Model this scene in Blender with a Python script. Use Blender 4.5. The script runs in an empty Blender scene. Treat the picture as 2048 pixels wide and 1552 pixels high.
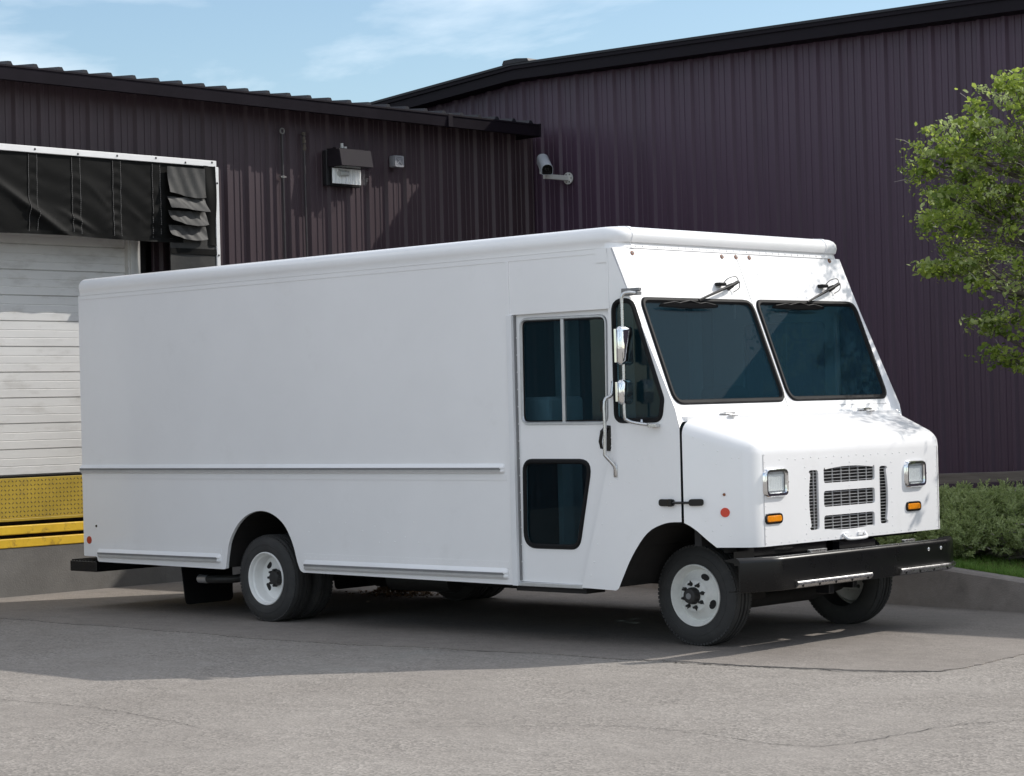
import bpy, bmesh, math, random
from math import sin, cos, pi, radians, sqrt, atan2
from mathutils import Vector, Matrix
from mathutils.geometry import tessellate_polygon
random.seed(7)
SC = bpy.context.scene
COL = SC.collection

# ------------------------------------------------------------------ camera
cam_d = bpy.data.cameras.new('camera')
cam_d.sensor_width = 36.0
cam_d.lens = 77.864
cam_d.clip_start = 0.1
cam_d.clip_end = 3000
cam = bpy.data.objects.new('camera', cam_d)
COL.objects.link(cam)
CR = Vector((0.72526769, 0.68799432, -0.02550691))
CU = Vector((0.02571701, 0.00994993, 0.99961974))
CF = Vector((-0.68798649, 0.72564786, 0.01047679))
M = Matrix((CR, CU, -CF)).transposed().to_4x4()
M.translation = Vector((10.12190, -12.14475, 1.73699))
cam.matrix_world = M
SC.camera = cam

# ------------------------------------------------------------------ sky, sun, exposure
SUN = Vector((0.55, 1.0, 0.93)).normalized()
ELEV = math.asin(SUN.z)
ROT = atan2(SUN.x, SUN.y)
world = bpy.data.worlds.new('World')
SC.world = world
world.use_nodes = True
nt = world.node_tree
nt.nodes.clear()
N = nt.nodes.new
out = N('ShaderNodeOutputWorld')
bg = N('ShaderNodeBackground')
bg.inputs['Strength'].default_value = 0.15
sky = N('ShaderNodeTexSky')
sky.sky_type = 'NISHITA'
sky.sun_disc = False
sky.sun_elevation = ELEV
sky.sun_rotation = ROT
sky.air_density = 1.0
sky.dust_density = 1.0
sky.ozone_density = 1.0
tint = N('ShaderNodeMix'); tint.data_type = 'RGBA'; tint.blend_type = 'MULTIPLY'
tint.inputs[0].default_value = 1.0
tint.inputs[7].default_value = (0.515, 0.55, 0.55, 1)
tc = N('ShaderNodeTexCoord')
mp = N('ShaderNodeMapping')
mp.inputs['Scale'].default_value = (1.0, 1.0, 5.0)
mp.inputs['Location'].default_value = (3.7, 5.3, 7.13)
ns = N('ShaderNodeTexNoise')
ns.inputs['Scale'].default_value = 2.2
ns.inputs['Detail'].default_value = 8
ns.inputs['Roughness'].default_value = 0.56
ns.inputs['Distortion'].default_value = 0.5
cr = N('ShaderNodeValToRGB')
cr.color_ramp.elements[0].position = 0.385
cr.color_ramp.elements[0].color = (0, 0, 0, 1)
cr.color_ramp.elements[1].position = 0.70
cr.color_ramp.elements[1].color = (0.9, 0.9, 0.9, 1)
mixc = N('ShaderNodeMix'); mixc.data_type = 'RGBA'
mixc.inputs[7].default_value = (6.4, 6.4, 6.4, 1)
L = nt.links.new
L(sky.outputs[0], tint.inputs[6])
L(tc.outputs['Generated'], mp.inputs['Vector'])
L(mp.outputs[0], ns.inputs['Vector'])
L(ns.outputs[0], cr.inputs[0])
L(cr.outputs[0], mixc.inputs[0])
L(tint.outputs[2], mixc.inputs[6])
L(mixc.outputs[2], bg.inputs['Color'])
L(bg.outputs[0], out.inputs[0])

sun_d = bpy.data.lights.new('sun', 'SUN')
sun_d.energy = 2.0
sun_d.angle = radians(0.53)
sun_d.color = (1.0, 0.955, 0.89)
sun_o = bpy.data.objects.new('sun', sun_d)
sun_o.rotation_mode = 'QUATERNION'
sun_o.rotation_quaternion = SUN.to_track_quat('Z', 'Y')
sun_o.location = (20, 30, 25)
COL.objects.link(sun_o)

SC.view_settings.view_transform = 'Standard'
SC.view_settings.look = 'None'
SC.view_settings.gamma = 1
SC.view_settings.use_curve_mapping = False
SC.view_settings.exposure = 0.92
SC.render.engine = 'CYCLES'
SC.cycles.max_bounces = 10
SC.cycles.diffuse_bounces = 7
SC.cycles.transparent_max_bounces = 16
SC.cycles.use_denoising = True
SC.cycles.sample_clamp_indirect = 6

# ------------------------------------------------------------------ materials
def mat(name, base, rough=0.5, metal=0.0, var=0.0, vscale=6.0, bump=0.0, bscale=60.0, coat=0.0, stretch=(1, 1, 1),
        dark=None, dlo=0.55, dhi=0.8, dscale=3.0, spec=0.5, bdist=0.01, detail=6):
    m = bpy.data.materials.new(name)
    m.use_nodes = True
    t = m.node_tree
    b = t.nodes['Principled BSDF']
    b.inputs['Base Color'].default_value = (*base, 1)
    b.inputs['Roughness'].default_value = rough
    b.inputs['Metallic'].default_value = metal
    b.inputs['Coat Weight'].default_value = coat
    b.inputs['Coat Roughness'].default_value = 0.08
    b.inputs['Specular IOR Level'].default_value = spec
    tcx = t.nodes.new('ShaderNodeTexCoord')
    mpx = t.nodes.new('ShaderNodeMapping')
    mpx.inputs['Scale'].default_value = stretch
    t.links.new(tcx.outputs['Object'], mpx.inputs[0])
    last = None
    if var > 0:
        n = t.nodes.new('ShaderNodeTexNoise')
        n.inputs['Scale'].default_value = vscale
        n.inputs['Detail'].default_value = detail
        n.inputs['Roughness'].default_value = 0.65
        t.links.new(mpx.outputs[0], n.inputs['Vector'])
        r = t.nodes.new('ShaderNodeMapRange')
        r.inputs[1].default_value = 0.25
        r.inputs[2].default_value = 0.75
        r.inputs[3].default_value = 1 - var
        r.inputs[4].default_value = 1 + var
        t.links.new(n.outputs[0], r.inputs[0])
        mx = t.nodes.new('ShaderNodeMix'); mx.data_type = 'RGBA'; mx.blend_type = 'MULTIPLY'
        mx.inputs[0].default_value = 1
        mx.inputs[6].default_value = (*base, 1)
        t.links.new(r.outputs[0], mx.inputs[7])
        last = mx.outputs[2]
        rr = t.nodes.new('ShaderNodeMapRange')
        rr.inputs[3].default_value = max(0.03, rough - 0.08)
        rr.inputs[4].default_value = min(1, rough + 0.1)
        t.links.new(n.outputs[0], rr.inputs[0])
        t.links.new(rr.outputs[0], b.inputs['Roughness'])
    if dark is not None:
        n2 = t.nodes.new('ShaderNodeTexNoise')
        n2.inputs['Scale'].default_value = dscale
        n2.inputs['Detail'].default_value = 9
        n2.inputs['Roughness'].default_value = 0.7
        t.links.new(mpx.outputs[0], n2.inputs['Vector'])
        r2 = t.nodes.new('ShaderNodeMapRange')
        r2.inputs[1].default_value = dlo
        r2.inputs[2].default_value = dhi
        t.links.new(n2.outputs[0], r2.inputs[0])
        m2 = t.nodes.new('ShaderNodeMix'); m2.data_type = 'RGBA'
        t.links.new(r2.outputs[0], m2.inputs[0])
        if last: t.links.new(last, m2.inputs[6])
        else: m2.inputs[6].default_value = (*base, 1)
        m2.inputs[7].default_value = (*dark, 1)
        last = m2.outputs[2]
    if last: t.links.new(last, b.inputs['Base Color'])
    if bump > 0:
        n3 = t.nodes.new('ShaderNodeTexNoise')
        n3.inputs['Scale'].default_value = bscale
        n3.inputs['Detail'].default_value = 4
        t.links.new(mpx.outputs[0], n3.inputs['Vector'])
        bp = t.nodes.new('ShaderNodeBump')
        bp.inputs['Strength'].default_value = bump
        bp.inputs['Distance'].default_value = bdist
        t.links.new(n3.outputs[0], bp.inputs['Height'])
        t.links.new(bp.outputs[0], b.inputs['Normal'])
    return m

def glass(name, tintc, ior=1.5, rough=0.0, wav=0.0, film=None, famt=0.0):
    m = bpy.data.materials.new(name)
    m.use_nodes = True
    t = m.node_tree
    t.nodes.clear()
    o = t.nodes.new('ShaderNodeOutputMaterial')
    mx = t.nodes.new('ShaderNodeMixShader')
    tr = t.nodes.new('ShaderNodeBsdfTransparent'); tr.inputs[0].default_value = (*tintc, 1)
    gl = t.nodes.new('ShaderNodeBsdfGlossy'); gl.inputs['Roughness'].default_value = rough
    fr = t.nodes.new('ShaderNodeFresnel'); fr.inputs['IOR'].default_value = ior
    ge = t.nodes.new('ShaderNodeNewGeometry')
    io = t.nodes.new('ShaderNodeMapRange'); io.inputs[3].default_value = ior; io.inputs[4].default_value = 1 / ior
    t.links.new(ge.outputs['Backfacing'], io.inputs[0]); t.links.new(io.outputs[0], fr.inputs['IOR'])
    t.links.new(fr.outputs[0], mx.inputs[0])
    if film:
        df = t.nodes.new('ShaderNodeBsdfDiffuse'); df.inputs[0].default_value = (*film, 1)
        m2 = t.nodes.new('ShaderNodeMixShader'); m2.inputs[0].default_value = famt
        t.links.new(tr.outputs[0], m2.inputs[1]); t.links.new(df.outputs[0], m2.inputs[2])
        t.links.new(m2.outputs[0], mx.inputs[1])
    else: t.links.new(tr.outputs[0], mx.inputs[1])
    t.links.new(gl.outputs[0], mx.inputs[2])
    t.links.new(mx.outputs[0], o.inputs[0])
    if wav > 0:
        n3 = t.nodes.new('ShaderNodeTexNoise'); n3.inputs['Scale'].default_value = 1.3
        tcx = t.nodes.new('ShaderNodeTexCoord')
        t.links.new(tcx.outputs['Object'], n3.inputs['Vector'])
        bp = t.nodes.new('ShaderNodeBump'); bp.inputs['Strength'].default_value = wav; bp.inputs['Distance'].default_value = 0.02
        t.links.new(n3.outputs[0], bp.inputs['Height'])
        t.links.new(bp.outputs[0], gl.inputs['Normal'])
    return m

MT = {}
MT['white'] = mat('white_paint', (0.87, 0.862, 0.862), 0.30, var=0.03, vscale=1.1, bump=0.09, bscale=1.8, bdist=0.02, coat=0.35, dark=(0.77, 0.76, 0.75), dlo=0.58, dhi=0.95, dscale=2.6)
MT['white_trim'] = mat('white_trim', (0.78, 0.78, 0.79), 0.35, var=0.03, vscale=4)
MT['alu'] = mat('aluminium', (0.62, 0.63, 0.64), 0.38, metal=0.85, var=0.1, vscale=20)
MT['rail_grey'] = mat('rail_insert', (0.22, 0.22, 0.225), 0.5, metal=0.2, var=0.1, vscale=12)
MT['rail_pale'] = mat('rail_insert_pale', (0.46, 0.45, 0.44), 0.45, var=0.1, vscale=12)
MT['steel'] = mat('steel', (0.62, 0.62, 0.62), 0.27, metal=1.0, var=0.12, vscale=25, bump=0.05, bscale=30)
MT['chrome'] = mat('chrome', (0.82, 0.83, 0.84), 0.06, metal=1.0, bump=0.25, bscale=9, bdist=0.01)
MT['rubber'] = mat('black_rubber', (0.010, 0.010, 0.011), 0.55, var=0.1, spec=0.15)
MT['black'] = mat('black_paint', (0.007, 0.007, 0.008), 0.16, var=0.15, vscale=8, bump=0.012, bscale=30, spec=0.42)
MT['black_gloss'] = mat('gloss_black_paint', (0.0055, 0.0055, 0.006), 0.28, var=0.05, vscale=8, spec=0.32)
MT['black_matt'] = mat('black_matt', (0.012, 0.011, 0.011), 0.75, var=0.3, vscale=9)
MT['under'] = mat('underbody', (0.014, 0.012, 0.011), 0.85, var=0.4, vscale=9, bump=0.3, bscale=20)
MT['tyre'] = mat('tyre_rubber', (0.034, 0.034, 0.034), 0.78, var=0.22, vscale=14, bump=0.15, bscale=80, dark=(0.055, 0.053, 0.05), dscale=5, dlo=0.5, dhi=0.8)
MT['rim'] = mat('rim_paint', (0.82, 0.82, 0.80), 0.42, var=0.06, vscale=10, dark=(0.30, 0.28, 0.25), dlo=0.66, dhi=0.85, dscale=9)
MT['rim_dirty'] = mat('rim_paint_worn', (0.75, 0.75, 0.72), 0.5, var=0.1, vscale=12, dark=(0.2, 0.19, 0.17), dlo=0.62, dhi=0.8, dscale=11)
MT['hub'] = mat('hub_iron', (0.022, 0.021, 0.02), 0.55, var=0.3, vscale=20)
MT['glass'] = glass('tinted_glass', (0.46, 0.58, 0.62), film=(0.023, 0.061, 0.088), famt=0.30, ior=1.13)
MT['glass_side'] = glass('tinted_side_glass', (0.66, 0.78, 0.82), film=(0.014, 0.045, 0.06), famt=0.2, ior=1.33)
MT['glass_low'] = glass('tinted_lower_glass', (0.60, 0.72, 0.76), film=(0.008, 0.022, 0.03), famt=0.12, ior=1.3)
MT['clear'] = glass('clear_lens', (0.95, 0.96, 0.96), rough=0.03)
MT['mirror'] = mat('mirror_silver', (0.8, 0.8, 0.8), 0.04, metal=1.0)
MT['reflector'] = mat('reflector', (0.95, 0.95, 0.95), 0.3, metal=0.0, bump=0.12, bscale=45, bdist=0.01)
MT['amber'] = mat('amber_lens', (0.85, 0.28, 0.01), 0.18, var=0.2, vscale=60, coat=0.6, bump=0.25, bscale=70)
MT['black_dull'] = mat('black_dull', (0.008, 0.008, 0.009), 0.5, var=0.2, vscale=9, spec=0.2)
MT['amber_dark'] = mat('brown_lens', (0.20, 0.06, 0.015), 0.2, coat=0.6)
MT['red'] = mat('red_reflector', (0.62, 0.045, 0.015), 0.3, coat=0.5, bump=0.2, bscale=120)
MT['red_dark'] = mat('dark_red_reflector', (0.42, 0.02, 0.02), 0.3, coat=0.5, bump=0.2, bscale=120)
MT['interior'] = mat('interior_grey', (0.55, 0.60, 0.62), 0.7, var=0.1)
MT['interior_dark'] = mat('interior_dark', (0.085, 0.10, 0.11), 0.7, var=0.1)
MT['seat'] = mat('seat_vinyl', (0.03, 0.033, 0.037), 0.55, var=0.15)
MT['radiator'] = mat('radiator_fins', (0.05, 0.045, 0.045), 0.4, metal=0.6, var=0.6, vscale=12)
MT['slat'] = mat('grille_bar', (0.72, 0.72, 0.73), 0.3, metal=0.5, var=0.05)

MT['wall_l'] = mat('aubergine_steel', (0.048, 0.0305, 0.037), 0.48, spec=0.4, var=0.16, vscale=2.0, stretch=(1, 1, 0.15), bump=0.06, bscale=5, bdist=0.02,
                   dark=(0.068, 0.047, 0.052), dlo=0.60, dhi=0.9, dscale=3.5)
MT['wall_r'] = mat('aubergine_steel_two', (0.059, 0.034, 0.056), 0.45, spec=0.4, var=0.16, vscale=2.0, stretch=(1, 1, 0.12), bump=0.06, bscale=5, bdist=0.02,
                   dark=(0.085, 0.058, 0.08), dlo=0.60, dhi=0.9, dscale=3.5)
MT['fascia'] = mat('dark_fascia', (0.009, 0.0065, 0.010), 0.55, spec=0.12, var=0.25, vscale=3, bump=0.05, bscale=8)
MT['roof'] = mat('dark_roof', (0.016, 0.016, 0.021), 0.45, spec=0.3, var=0.25, vscale=3)
MT['conduit'] = mat('conduit', (0.040, 0.034, 0.036), 0.5, var=0.3, vscale=12)
MT['conduit_end'] = mat('conduit_fitting', (0.22, 0.21, 0.20), 0.5, metal=0.5, var=0.3, vscale=30)
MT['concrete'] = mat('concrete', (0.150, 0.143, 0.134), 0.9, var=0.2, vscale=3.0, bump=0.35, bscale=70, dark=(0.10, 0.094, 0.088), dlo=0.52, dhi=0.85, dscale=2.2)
MT['door'] = mat('door_white', (0.64, 0.63, 0.61), 0.55, var=0.06, vscale=3, bump=0.05, bscale=50, dark=(0.40, 0.38, 0.35), dlo=0.52, dhi=0.85, dscale=3.5, stretch=(1, 0.6, 2.0))
MT['door_frame'] = mat('door_frame', (0.55, 0.54, 0.52), 0.55, var=0.1, vscale=8, dark=(0.3, 0.28, 0.26), dlo=0.6, dhi=0.8, dscale=6)
MT['yellow'] = mat('yellow_paint', (0.74, 0.47, 0.03), 0.5, var=0.16, vscale=4, bump=0.1, bscale=30, dark=(0.22, 0.12, 0.03), dlo=0.54, dhi=0.72, dscale=6.5)
MT['yellow_dull'] = mat('yellow_plate', (0.42, 0.29, 0.03), 0.5, var=0.2, vscale=3, dark=(0.2, 0.14, 0.04), dlo=0.55, dhi=0.8, dscale=4)
MT['lug'] = mat('worn_lug', (0.055, 0.038, 0.022), 0.5, metal=0.2, var=0.3, vscale=30)
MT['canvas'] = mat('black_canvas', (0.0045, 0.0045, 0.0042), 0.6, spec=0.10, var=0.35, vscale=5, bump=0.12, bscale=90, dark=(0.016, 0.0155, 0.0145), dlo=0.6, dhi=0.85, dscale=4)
MT['canvas_lit'] = mat('lit_canvas', (0.038, 0.037, 0.035), 0.55, spec=0.25, var=0.3, vscale=9, bump=0.12, bscale=90, dark=(0.065, 0.063, 0.058), dlo=0.55, dhi=0.85, dscale=7)  # paler copy of the black canvas, its lit look put into the colour
MT['thread'] = mat('stitching', (0.16, 0.155, 0.15), 0.9)
MT['shelter_white'] = mat('white_frame', (0.72, 0.71, 0.70), 0.5, var=0.06, vscale=6, dark=(0.4, 0.38, 0.36), dlo=0.62, dhi=0.85, dscale=6)
MT['lamp_brown'] = mat('lamp_housing', (0.022, 0.018, 0.022), 0.6, spec=0.12, var=0.15, vscale=9)
MT['lamp_dark'] = mat('lamp_bracket', (0.016, 0.015, 0.017), 0.5)
MT['cam_grey'] = mat('camera_grey', (0.42, 0.44, 0.47), 0.4, var=0.05, vscale=20)
MT['cam_arm'] = mat('bracket_ivory', (0.55, 0.55, 0.53), 0.5, var=0.06, vscale=20)
MT['wood'] = mat('weathered_wood', (0.15, 0.13, 0.115), 0.85, var=0.35, vscale=9, stretch=(0.25, 4, 4), bump=0.4, bscale=25)
MT['kerb'] = mat('kerb_concrete', (0.27, 0.24, 0.22), 0.9, var=0.2, vscale=5, bump=0.5, bscale=80, dark=(0.17, 0.15, 0.14), dlo=0.5, dhi=0.8, dscale=3)
MT['soil'] = mat('soil', (0.07, 0.058, 0.042), 0.95, var=0.4, vscale=9, bump=0.6, bscale=30, bdist=0.03)
MT['bark'] = mat('bark', (0.10, 0.085, 0.07), 0.9, var=0.35, vscale=14, bump=0.5, bscale=30)
MT['twig'] = mat('grey_twig', (0.34, 0.31, 0.28), 0.85, var=0.3, vscale=20)
MT['deadleaf'] = mat('dry_leaf', (0.13, 0.075, 0.035), 0.8, var=0.5, vscale=25)

def leaf_mat(name, c1, c2, trans=0.35, rough=0.5):
    m = bpy.data.materials.new(name); m.use_nodes = True
    t = m.node_tree; b = t.nodes['Principled BSDF']
    g = t.nodes.new('ShaderNodeNewGeometry')
    mx = t.nodes.new('ShaderNodeMix'); mx.data_type = 'RGBA'
    mx.inputs[6].default_value = (*c1, 1); mx.inputs[7].default_value = (*c2, 1)
    t.links.new(g.outputs['Random Per Island'], mx.inputs[0])
    t.links.new(mx.outputs[2], b.inputs['Base Color'])
    b.inputs['Roughness'].default_value = rough
    tr = t.nodes.new('ShaderNodeBsdfTranslucent')
    t.links.new(mx.outputs[2], tr.inputs[0])
    ms = t.nodes.new('ShaderNodeMixShader'); ms.inputs[0].default_value = trans
    o = t.nodes['Material Output']
    t.links.new(b.outputs[0], ms.inputs[1]); t.links.new(tr.outputs[0], ms.inputs[2])
    t.links.new(ms.outputs[0], o.inputs[0])
    return m
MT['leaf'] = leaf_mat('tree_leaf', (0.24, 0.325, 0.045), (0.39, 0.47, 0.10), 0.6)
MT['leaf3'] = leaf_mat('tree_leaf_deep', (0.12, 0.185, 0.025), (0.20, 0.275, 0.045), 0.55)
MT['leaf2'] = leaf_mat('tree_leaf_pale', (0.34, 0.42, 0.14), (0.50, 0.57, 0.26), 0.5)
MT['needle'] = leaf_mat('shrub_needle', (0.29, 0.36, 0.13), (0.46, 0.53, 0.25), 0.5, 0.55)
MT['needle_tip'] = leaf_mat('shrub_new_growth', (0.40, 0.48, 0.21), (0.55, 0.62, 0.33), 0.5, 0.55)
MT['blade'] = leaf_mat('grass_blade', (0.12, 0.25, 0.04), (0.27, 0.42, 0.10), 0.5)

def asphalt(name, c_lo, c_hi, speck, bump, fine, speck_amt=0.5, big=0.12):
    m = bpy.data.materials.new(name); m.use_nodes = True
    t = m.node_tree; b = t.nodes['Principled BSDF']
    b.inputs['Roughness'].default_value = 0.9
    b.inputs['Specular IOR Level'].default_value = 0.25
    tcx = t.nodes.new('ShaderNodeTexCoord')
    def noise(s, d=5, r=0.6, st=(1, 1, 1)):
        mpx = t.nodes.new('ShaderNodeMapping'); mpx.inputs['Scale'].default_value = st
        t.links.new(tcx.outputs['Object'], mpx.inputs[0])
        n = t.nodes.new('ShaderNodeTexNoise'); n.inputs['Scale'].default_value = s
        n.inputs['Detail'].default_value = d; n.inputs['Roughness'].default_value = r
        t.links.new(mpx.outputs[0], n.inputs['Vector']); return n.outputs[0]
    def rng(v, a, bb, c, d):
        r = t.nodes.new('ShaderNodeMapRange')
        for i, x in enumerate((a, bb, c, d)): r.inputs[i + 1].default_value = x
        t.links.new(v, r.inputs[0]); return r.outputs[0]
    def mixn(f, a, bcol, mode='MIX'):
        x = t.nodes.new('ShaderNodeMix'); x.data_type = 'RGBA'; x.blend_type = mode
        if isinstance(f, float): x.inputs[0].default_value = f
        else: t.links.new(f, x.inputs[0])
        for i, c in ((6, a), (7, bcol)):
            if isinstance(c, tuple): x.inputs[i].default_value = (*c, 1)
            else: t.links.new(c, x.inputs[i])
        return x.outputs[2]
    patch = rng(noise(0.55, 6, 0.62), 0.32, 0.68, 0, 1)
    col = mixn(patch, c_lo, c_hi)
    mid = rng(noise(5.0, 6, 0.7, (1, 1.6, 1)), 0.25, 0.75, 1 - big, 1 + big)
    col = mixn(1.0, col, mid, 'MULTIPLY')
    v = t.nodes.new('ShaderNodeTexVoronoi'); v.inputs['Scale'].default_value = fine
    t.links.new(tcx.outputs['Object'], v.inputs['Vector'])
    hsv = t.nodes.new('ShaderNodeSeparateColor'); t.links.new(v.outputs['Color'], hsv.inputs[0])
    stone = rng(hsv.outputs[0], 0, 1, 1 - speck_amt, 1 + speck_amt * 0.75)
    worn = rng(noise(1.3, 5, 0.6), 0.35, 0.65, 0.3, 1.0)
    col2 = mixn(1.0, col, stone, 'MULTIPLY')
    col = mixn(worn, col, col2)
    spots = rng(noise(23.0, 3, 0.6), 0.66, 0.76, 0, speck)
    col = mixn(spots, col, (0.05, 0.046, 0.042))
    t.links.new(col, b.inputs['Base Color'])
    bp = t.nodes.new('ShaderNodeBump'); bp.inputs['Strength'].default_value = bump; bp.inputs['Distance'].default_value = 0.006
    t.links.new(v.outputs['Distance'], bp.inputs['Height'])
    bp2 = t.nodes.new('ShaderNodeBump'); bp2.inputs['Strength'].default_value = 0.35; bp2.inputs['Distance'].default_value = 0.03
    t.links.new(noise(2.2, 5), bp2.inputs['Height'])
    t.links.new(bp2.outputs[0], bp.inputs['Normal'])
    t.links.new(bp.outputs[0], b.inputs['Normal'])
    return m
MT['asphalt'] = asphalt('old_asphalt', (0.232, 0.210, 0.188), (0.290, 0.265, 0.239), 0.5, 0.42, 66.0, 0.38)
MT['apron'] = asphalt('smooth_asphalt', (0.200, 0.178, 0.158), (0.262, 0.236, 0.213), 0.35, 0.3, 90.0, 0.26, 0.13)

# ------------------------------------------------------------------ helpers
def link(name, me, mats, parent=None, smooth=None):
    o = bpy.data.objects.new(name, me)
    COL.objects.link(o)
    if not isinstance(mats, (list, tuple)): mats = [mats]
    for m in mats: me.materials.append(MT[m] if isinstance(m, str) else m)
    if smooth is not None:
        me.shade_smooth()
        me.set_sharp_from_angle(angle=radians(smooth))
    if parent is not None:
        o.parent = parent
        if parent.type == 'EMPTY' and parent.parent is None:
            o.location = -parent.location
    return o

def mk(name, bm, mats, parent=None, smooth=None):
    me = bpy.data.meshes.new(name)
    bmesh.ops.recalc_face_normals(bm, faces=bm.faces)
    bm.to_mesh(me); bm.free()
    return link(name, me, mats, parent, smooth)

def thing(name, label, cat, loc=(0, 0, 0), group=None):
    o = bpy.data.objects.new(name, None)
    o.empty_display_size = 0.2
    o.location = loc
    COL.objects.link(o)
    o['label'] = label; o['category'] = cat
    if group: o['group'] = group
    return o

def tag(o, label, cat, group=None, kind=None):
    if label: o['label'] = label
    if cat: o['category'] = cat
    if group: o['group'] = group
    if kind: o['kind'] = kind
    return o

def box(bm, x0, x1, y0, y1, z0, z1, bev=0.0, seg=2):
    vs = [bm.verts.new((x, y, z)) for x in (x0, x1) for y in (y0, y1) for z in (z0, z1)]
    F = [(0, 1, 3, 2), (4, 6, 7, 5), (0, 4, 5, 1), (2, 3, 7, 6), (0, 2, 6, 4), (1, 5, 7, 3)]
    fs = [bm.faces.new([vs[i] for i in f]) for f in F]
    if bev > 0:
        es = {e for f in fs for e in f.edges}
        bmesh.ops.bevel(bm, geom=list(es), offset=bev, segments=seg, affect='EDGES', profile=0.5)

def frame_of(d):
    d = Vector(d).normalized()
    a = Vector((0, 0, 1)) if abs(d.z) < 0.9 else Vector((1, 0, 0))
    u = d.cross(a).normalized()
    return u, d.cross(u).normalized()

def cyl(bm, p0, p1, r0, r1=None, seg=12, caps=True):
    p0 = Vector(p0); p1 = Vector(p1); r1 = r0 if r1 is None else r1
    u, v = frame_of(p1 - p0)
    a = [bm.verts.new(p0 + (u * cos(2 * pi * i / seg) + v * sin(2 * pi * i / seg)) * r0) for i in range(seg)]
    b = [bm.verts.new(p1 + (u * cos(2 * pi * i / seg) + v * sin(2 * pi * i / seg)) * r1) for i in range(seg)]
    for i in range(seg):
        j = (i + 1) % seg
        bm.faces.new((a[i], a[j], b[j], b[i]))
    if caps:
        bm.faces.new(a[::-1]); bm.faces.new(b)

def tube(bm, pts, r, seg=8, caps=True, closed=False):
    pts = [Vector(p) for p in pts]
    n = len(pts)
    rs = r if isinstance(r, (list, tuple)) else [r] * n
    rings = []; u = None
    for i in range(n):
        if closed: d = pts[(i + 1) % n] - pts[i - 1]
        else: d = pts[min(i + 1, n - 1)] - pts[max(i - 1, 0)]
        d.normalize()
        if u is None: u, _ = frame_of(d)
        u = (u - d * u.dot(d)).normalized()
        v = d.cross(u)
        rings.append([bm.verts.new(pts[i] + (u * cos(2 * pi * k / seg) + v * sin(2 * pi * k / seg)) * rs[i]) for k in range(seg)])
    rng_ = range(n) if closed else range(n - 1)
    for i in rng_:
        A, B = rings[i], rings[(i + 1) % n]
        for k in range(seg):
            m = (k + 1) % seg
            bm.faces.new((A[k], A[m], B[m], B[k]))
    if caps and not closed:
        bm.faces.new(rings[0][::-1]); bm.faces.new(rings[-1])

def lathe(bm, prof, origin, axis, seg=32, u=None, v=None, close=False):
    """prof: list of (radius, distance along axis)"""
    origin = Vector(origin); d = Vector(axis).normalized()
    if u is None: u, v = frame_of(d)
    rings = []
    for (r, a) in prof:
        if r < 1e-6: rings.append([bm.verts.new(origin + d * a)])
        else: rings.append([bm.verts.new(origin + d * a + (u * cos(2 * pi * k / seg) + v * sin(2 * pi * k / seg)) * r) for k in range(seg)])
    pairs = list(zip(rings, rings[1:]))
    if close: pairs.append((rings[-1], rings[0]))
    for A, B in pairs:
        for k in range(seg):
            m = (k + 1) % seg
            if len(A) == 1 and len(B) == 1: continue
            if len(A) == 1: bm.faces.new((A[0], B[m], B[k]))
            elif len(B) == 1: bm.faces.new((A[k], A[m], B[0]))
            else: bm.faces.new((A[k], A[m], B[m], B[k]))

def rpoly(pts, rad, seg=5):
    """2-D polygon with rounded corners; rad: number or list"""
    n = len(pts); res = []
    for i in range(n):
        r = rad[i] if isinstance(rad, (list, tuple)) else rad
        p = Vector(pts[i]); a = Vector(pts[i - 1]) - p; b = Vector(pts[(i + 1) % n]) - p
        if r <= 0: res.append(tuple(p)); continue
        la, lb = a.length, b.length
        a.normalize(); b.normalize()
        ang = a.angle(b)
        t = min(r / math.tan(ang / 2), la * 0.49, lb * 0.49)
        s, e = p + a * t, p + b * t
        for k in range(seg + 1):
            f = k / seg
            q = (1 - f) ** 2 * s + 2 * f * (1 - f) * p + f * f * e
            res.append((q.x, q.y))
    return res

def inset(pts, d):
    """shrink a closed 2-D loop by d (grow when d<0), vertex normals"""
    n = len(pts)
    area = sum(pts[i][0] * pts[(i + 1) % n][1] - pts[(i + 1) % n][0] * pts[i][1] for i in range(n))
    sgn = 1 if area > 0 else -1
    res = []
    for i in range(n):
        p = Vector(pts[i]); a = (p - Vector(pts[i - 1])); b = (Vector(pts[(i + 1) % n]) - p)
        if a.length < 1e-9: a = b
        if b.length < 1e-9: b = a
        a = a.normalized(); b = b.normalized()
        na = Vector((-a.y, a.x)) * sgn; nb = Vector((-b.y, b.x)) * sgn
        m = na + nb
        if m.length < 1e-6: m = na
        m = m / max(0.35, (m.dot(na)))
        q = p + m * d
        res.append((q.x, q.y))
    return res

def smoothpts(pts, k=4):
    """open Catmull-Rom through pts"""
    P = [Vector(p) for p in pts]; res = []
    for i in range(len(P) - 1):
        p0, p1, p2, p3 = P[max(i - 1, 0)], P[i], P[i + 1], P[min(i + 2, len(P) - 1)]
        for j in range(k):
            t = j / k
            res.append(tuple(0.5 * ((2 * p1) + (p2 - p0) * t + (2 * p0 - 5 * p1 + 4 * p2 - p3) * t * t + (3 * p1 - p0 - 3 * p2 + p3) * t ** 3)))
    res.append(tuple(P[-1]))
    return res

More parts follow.
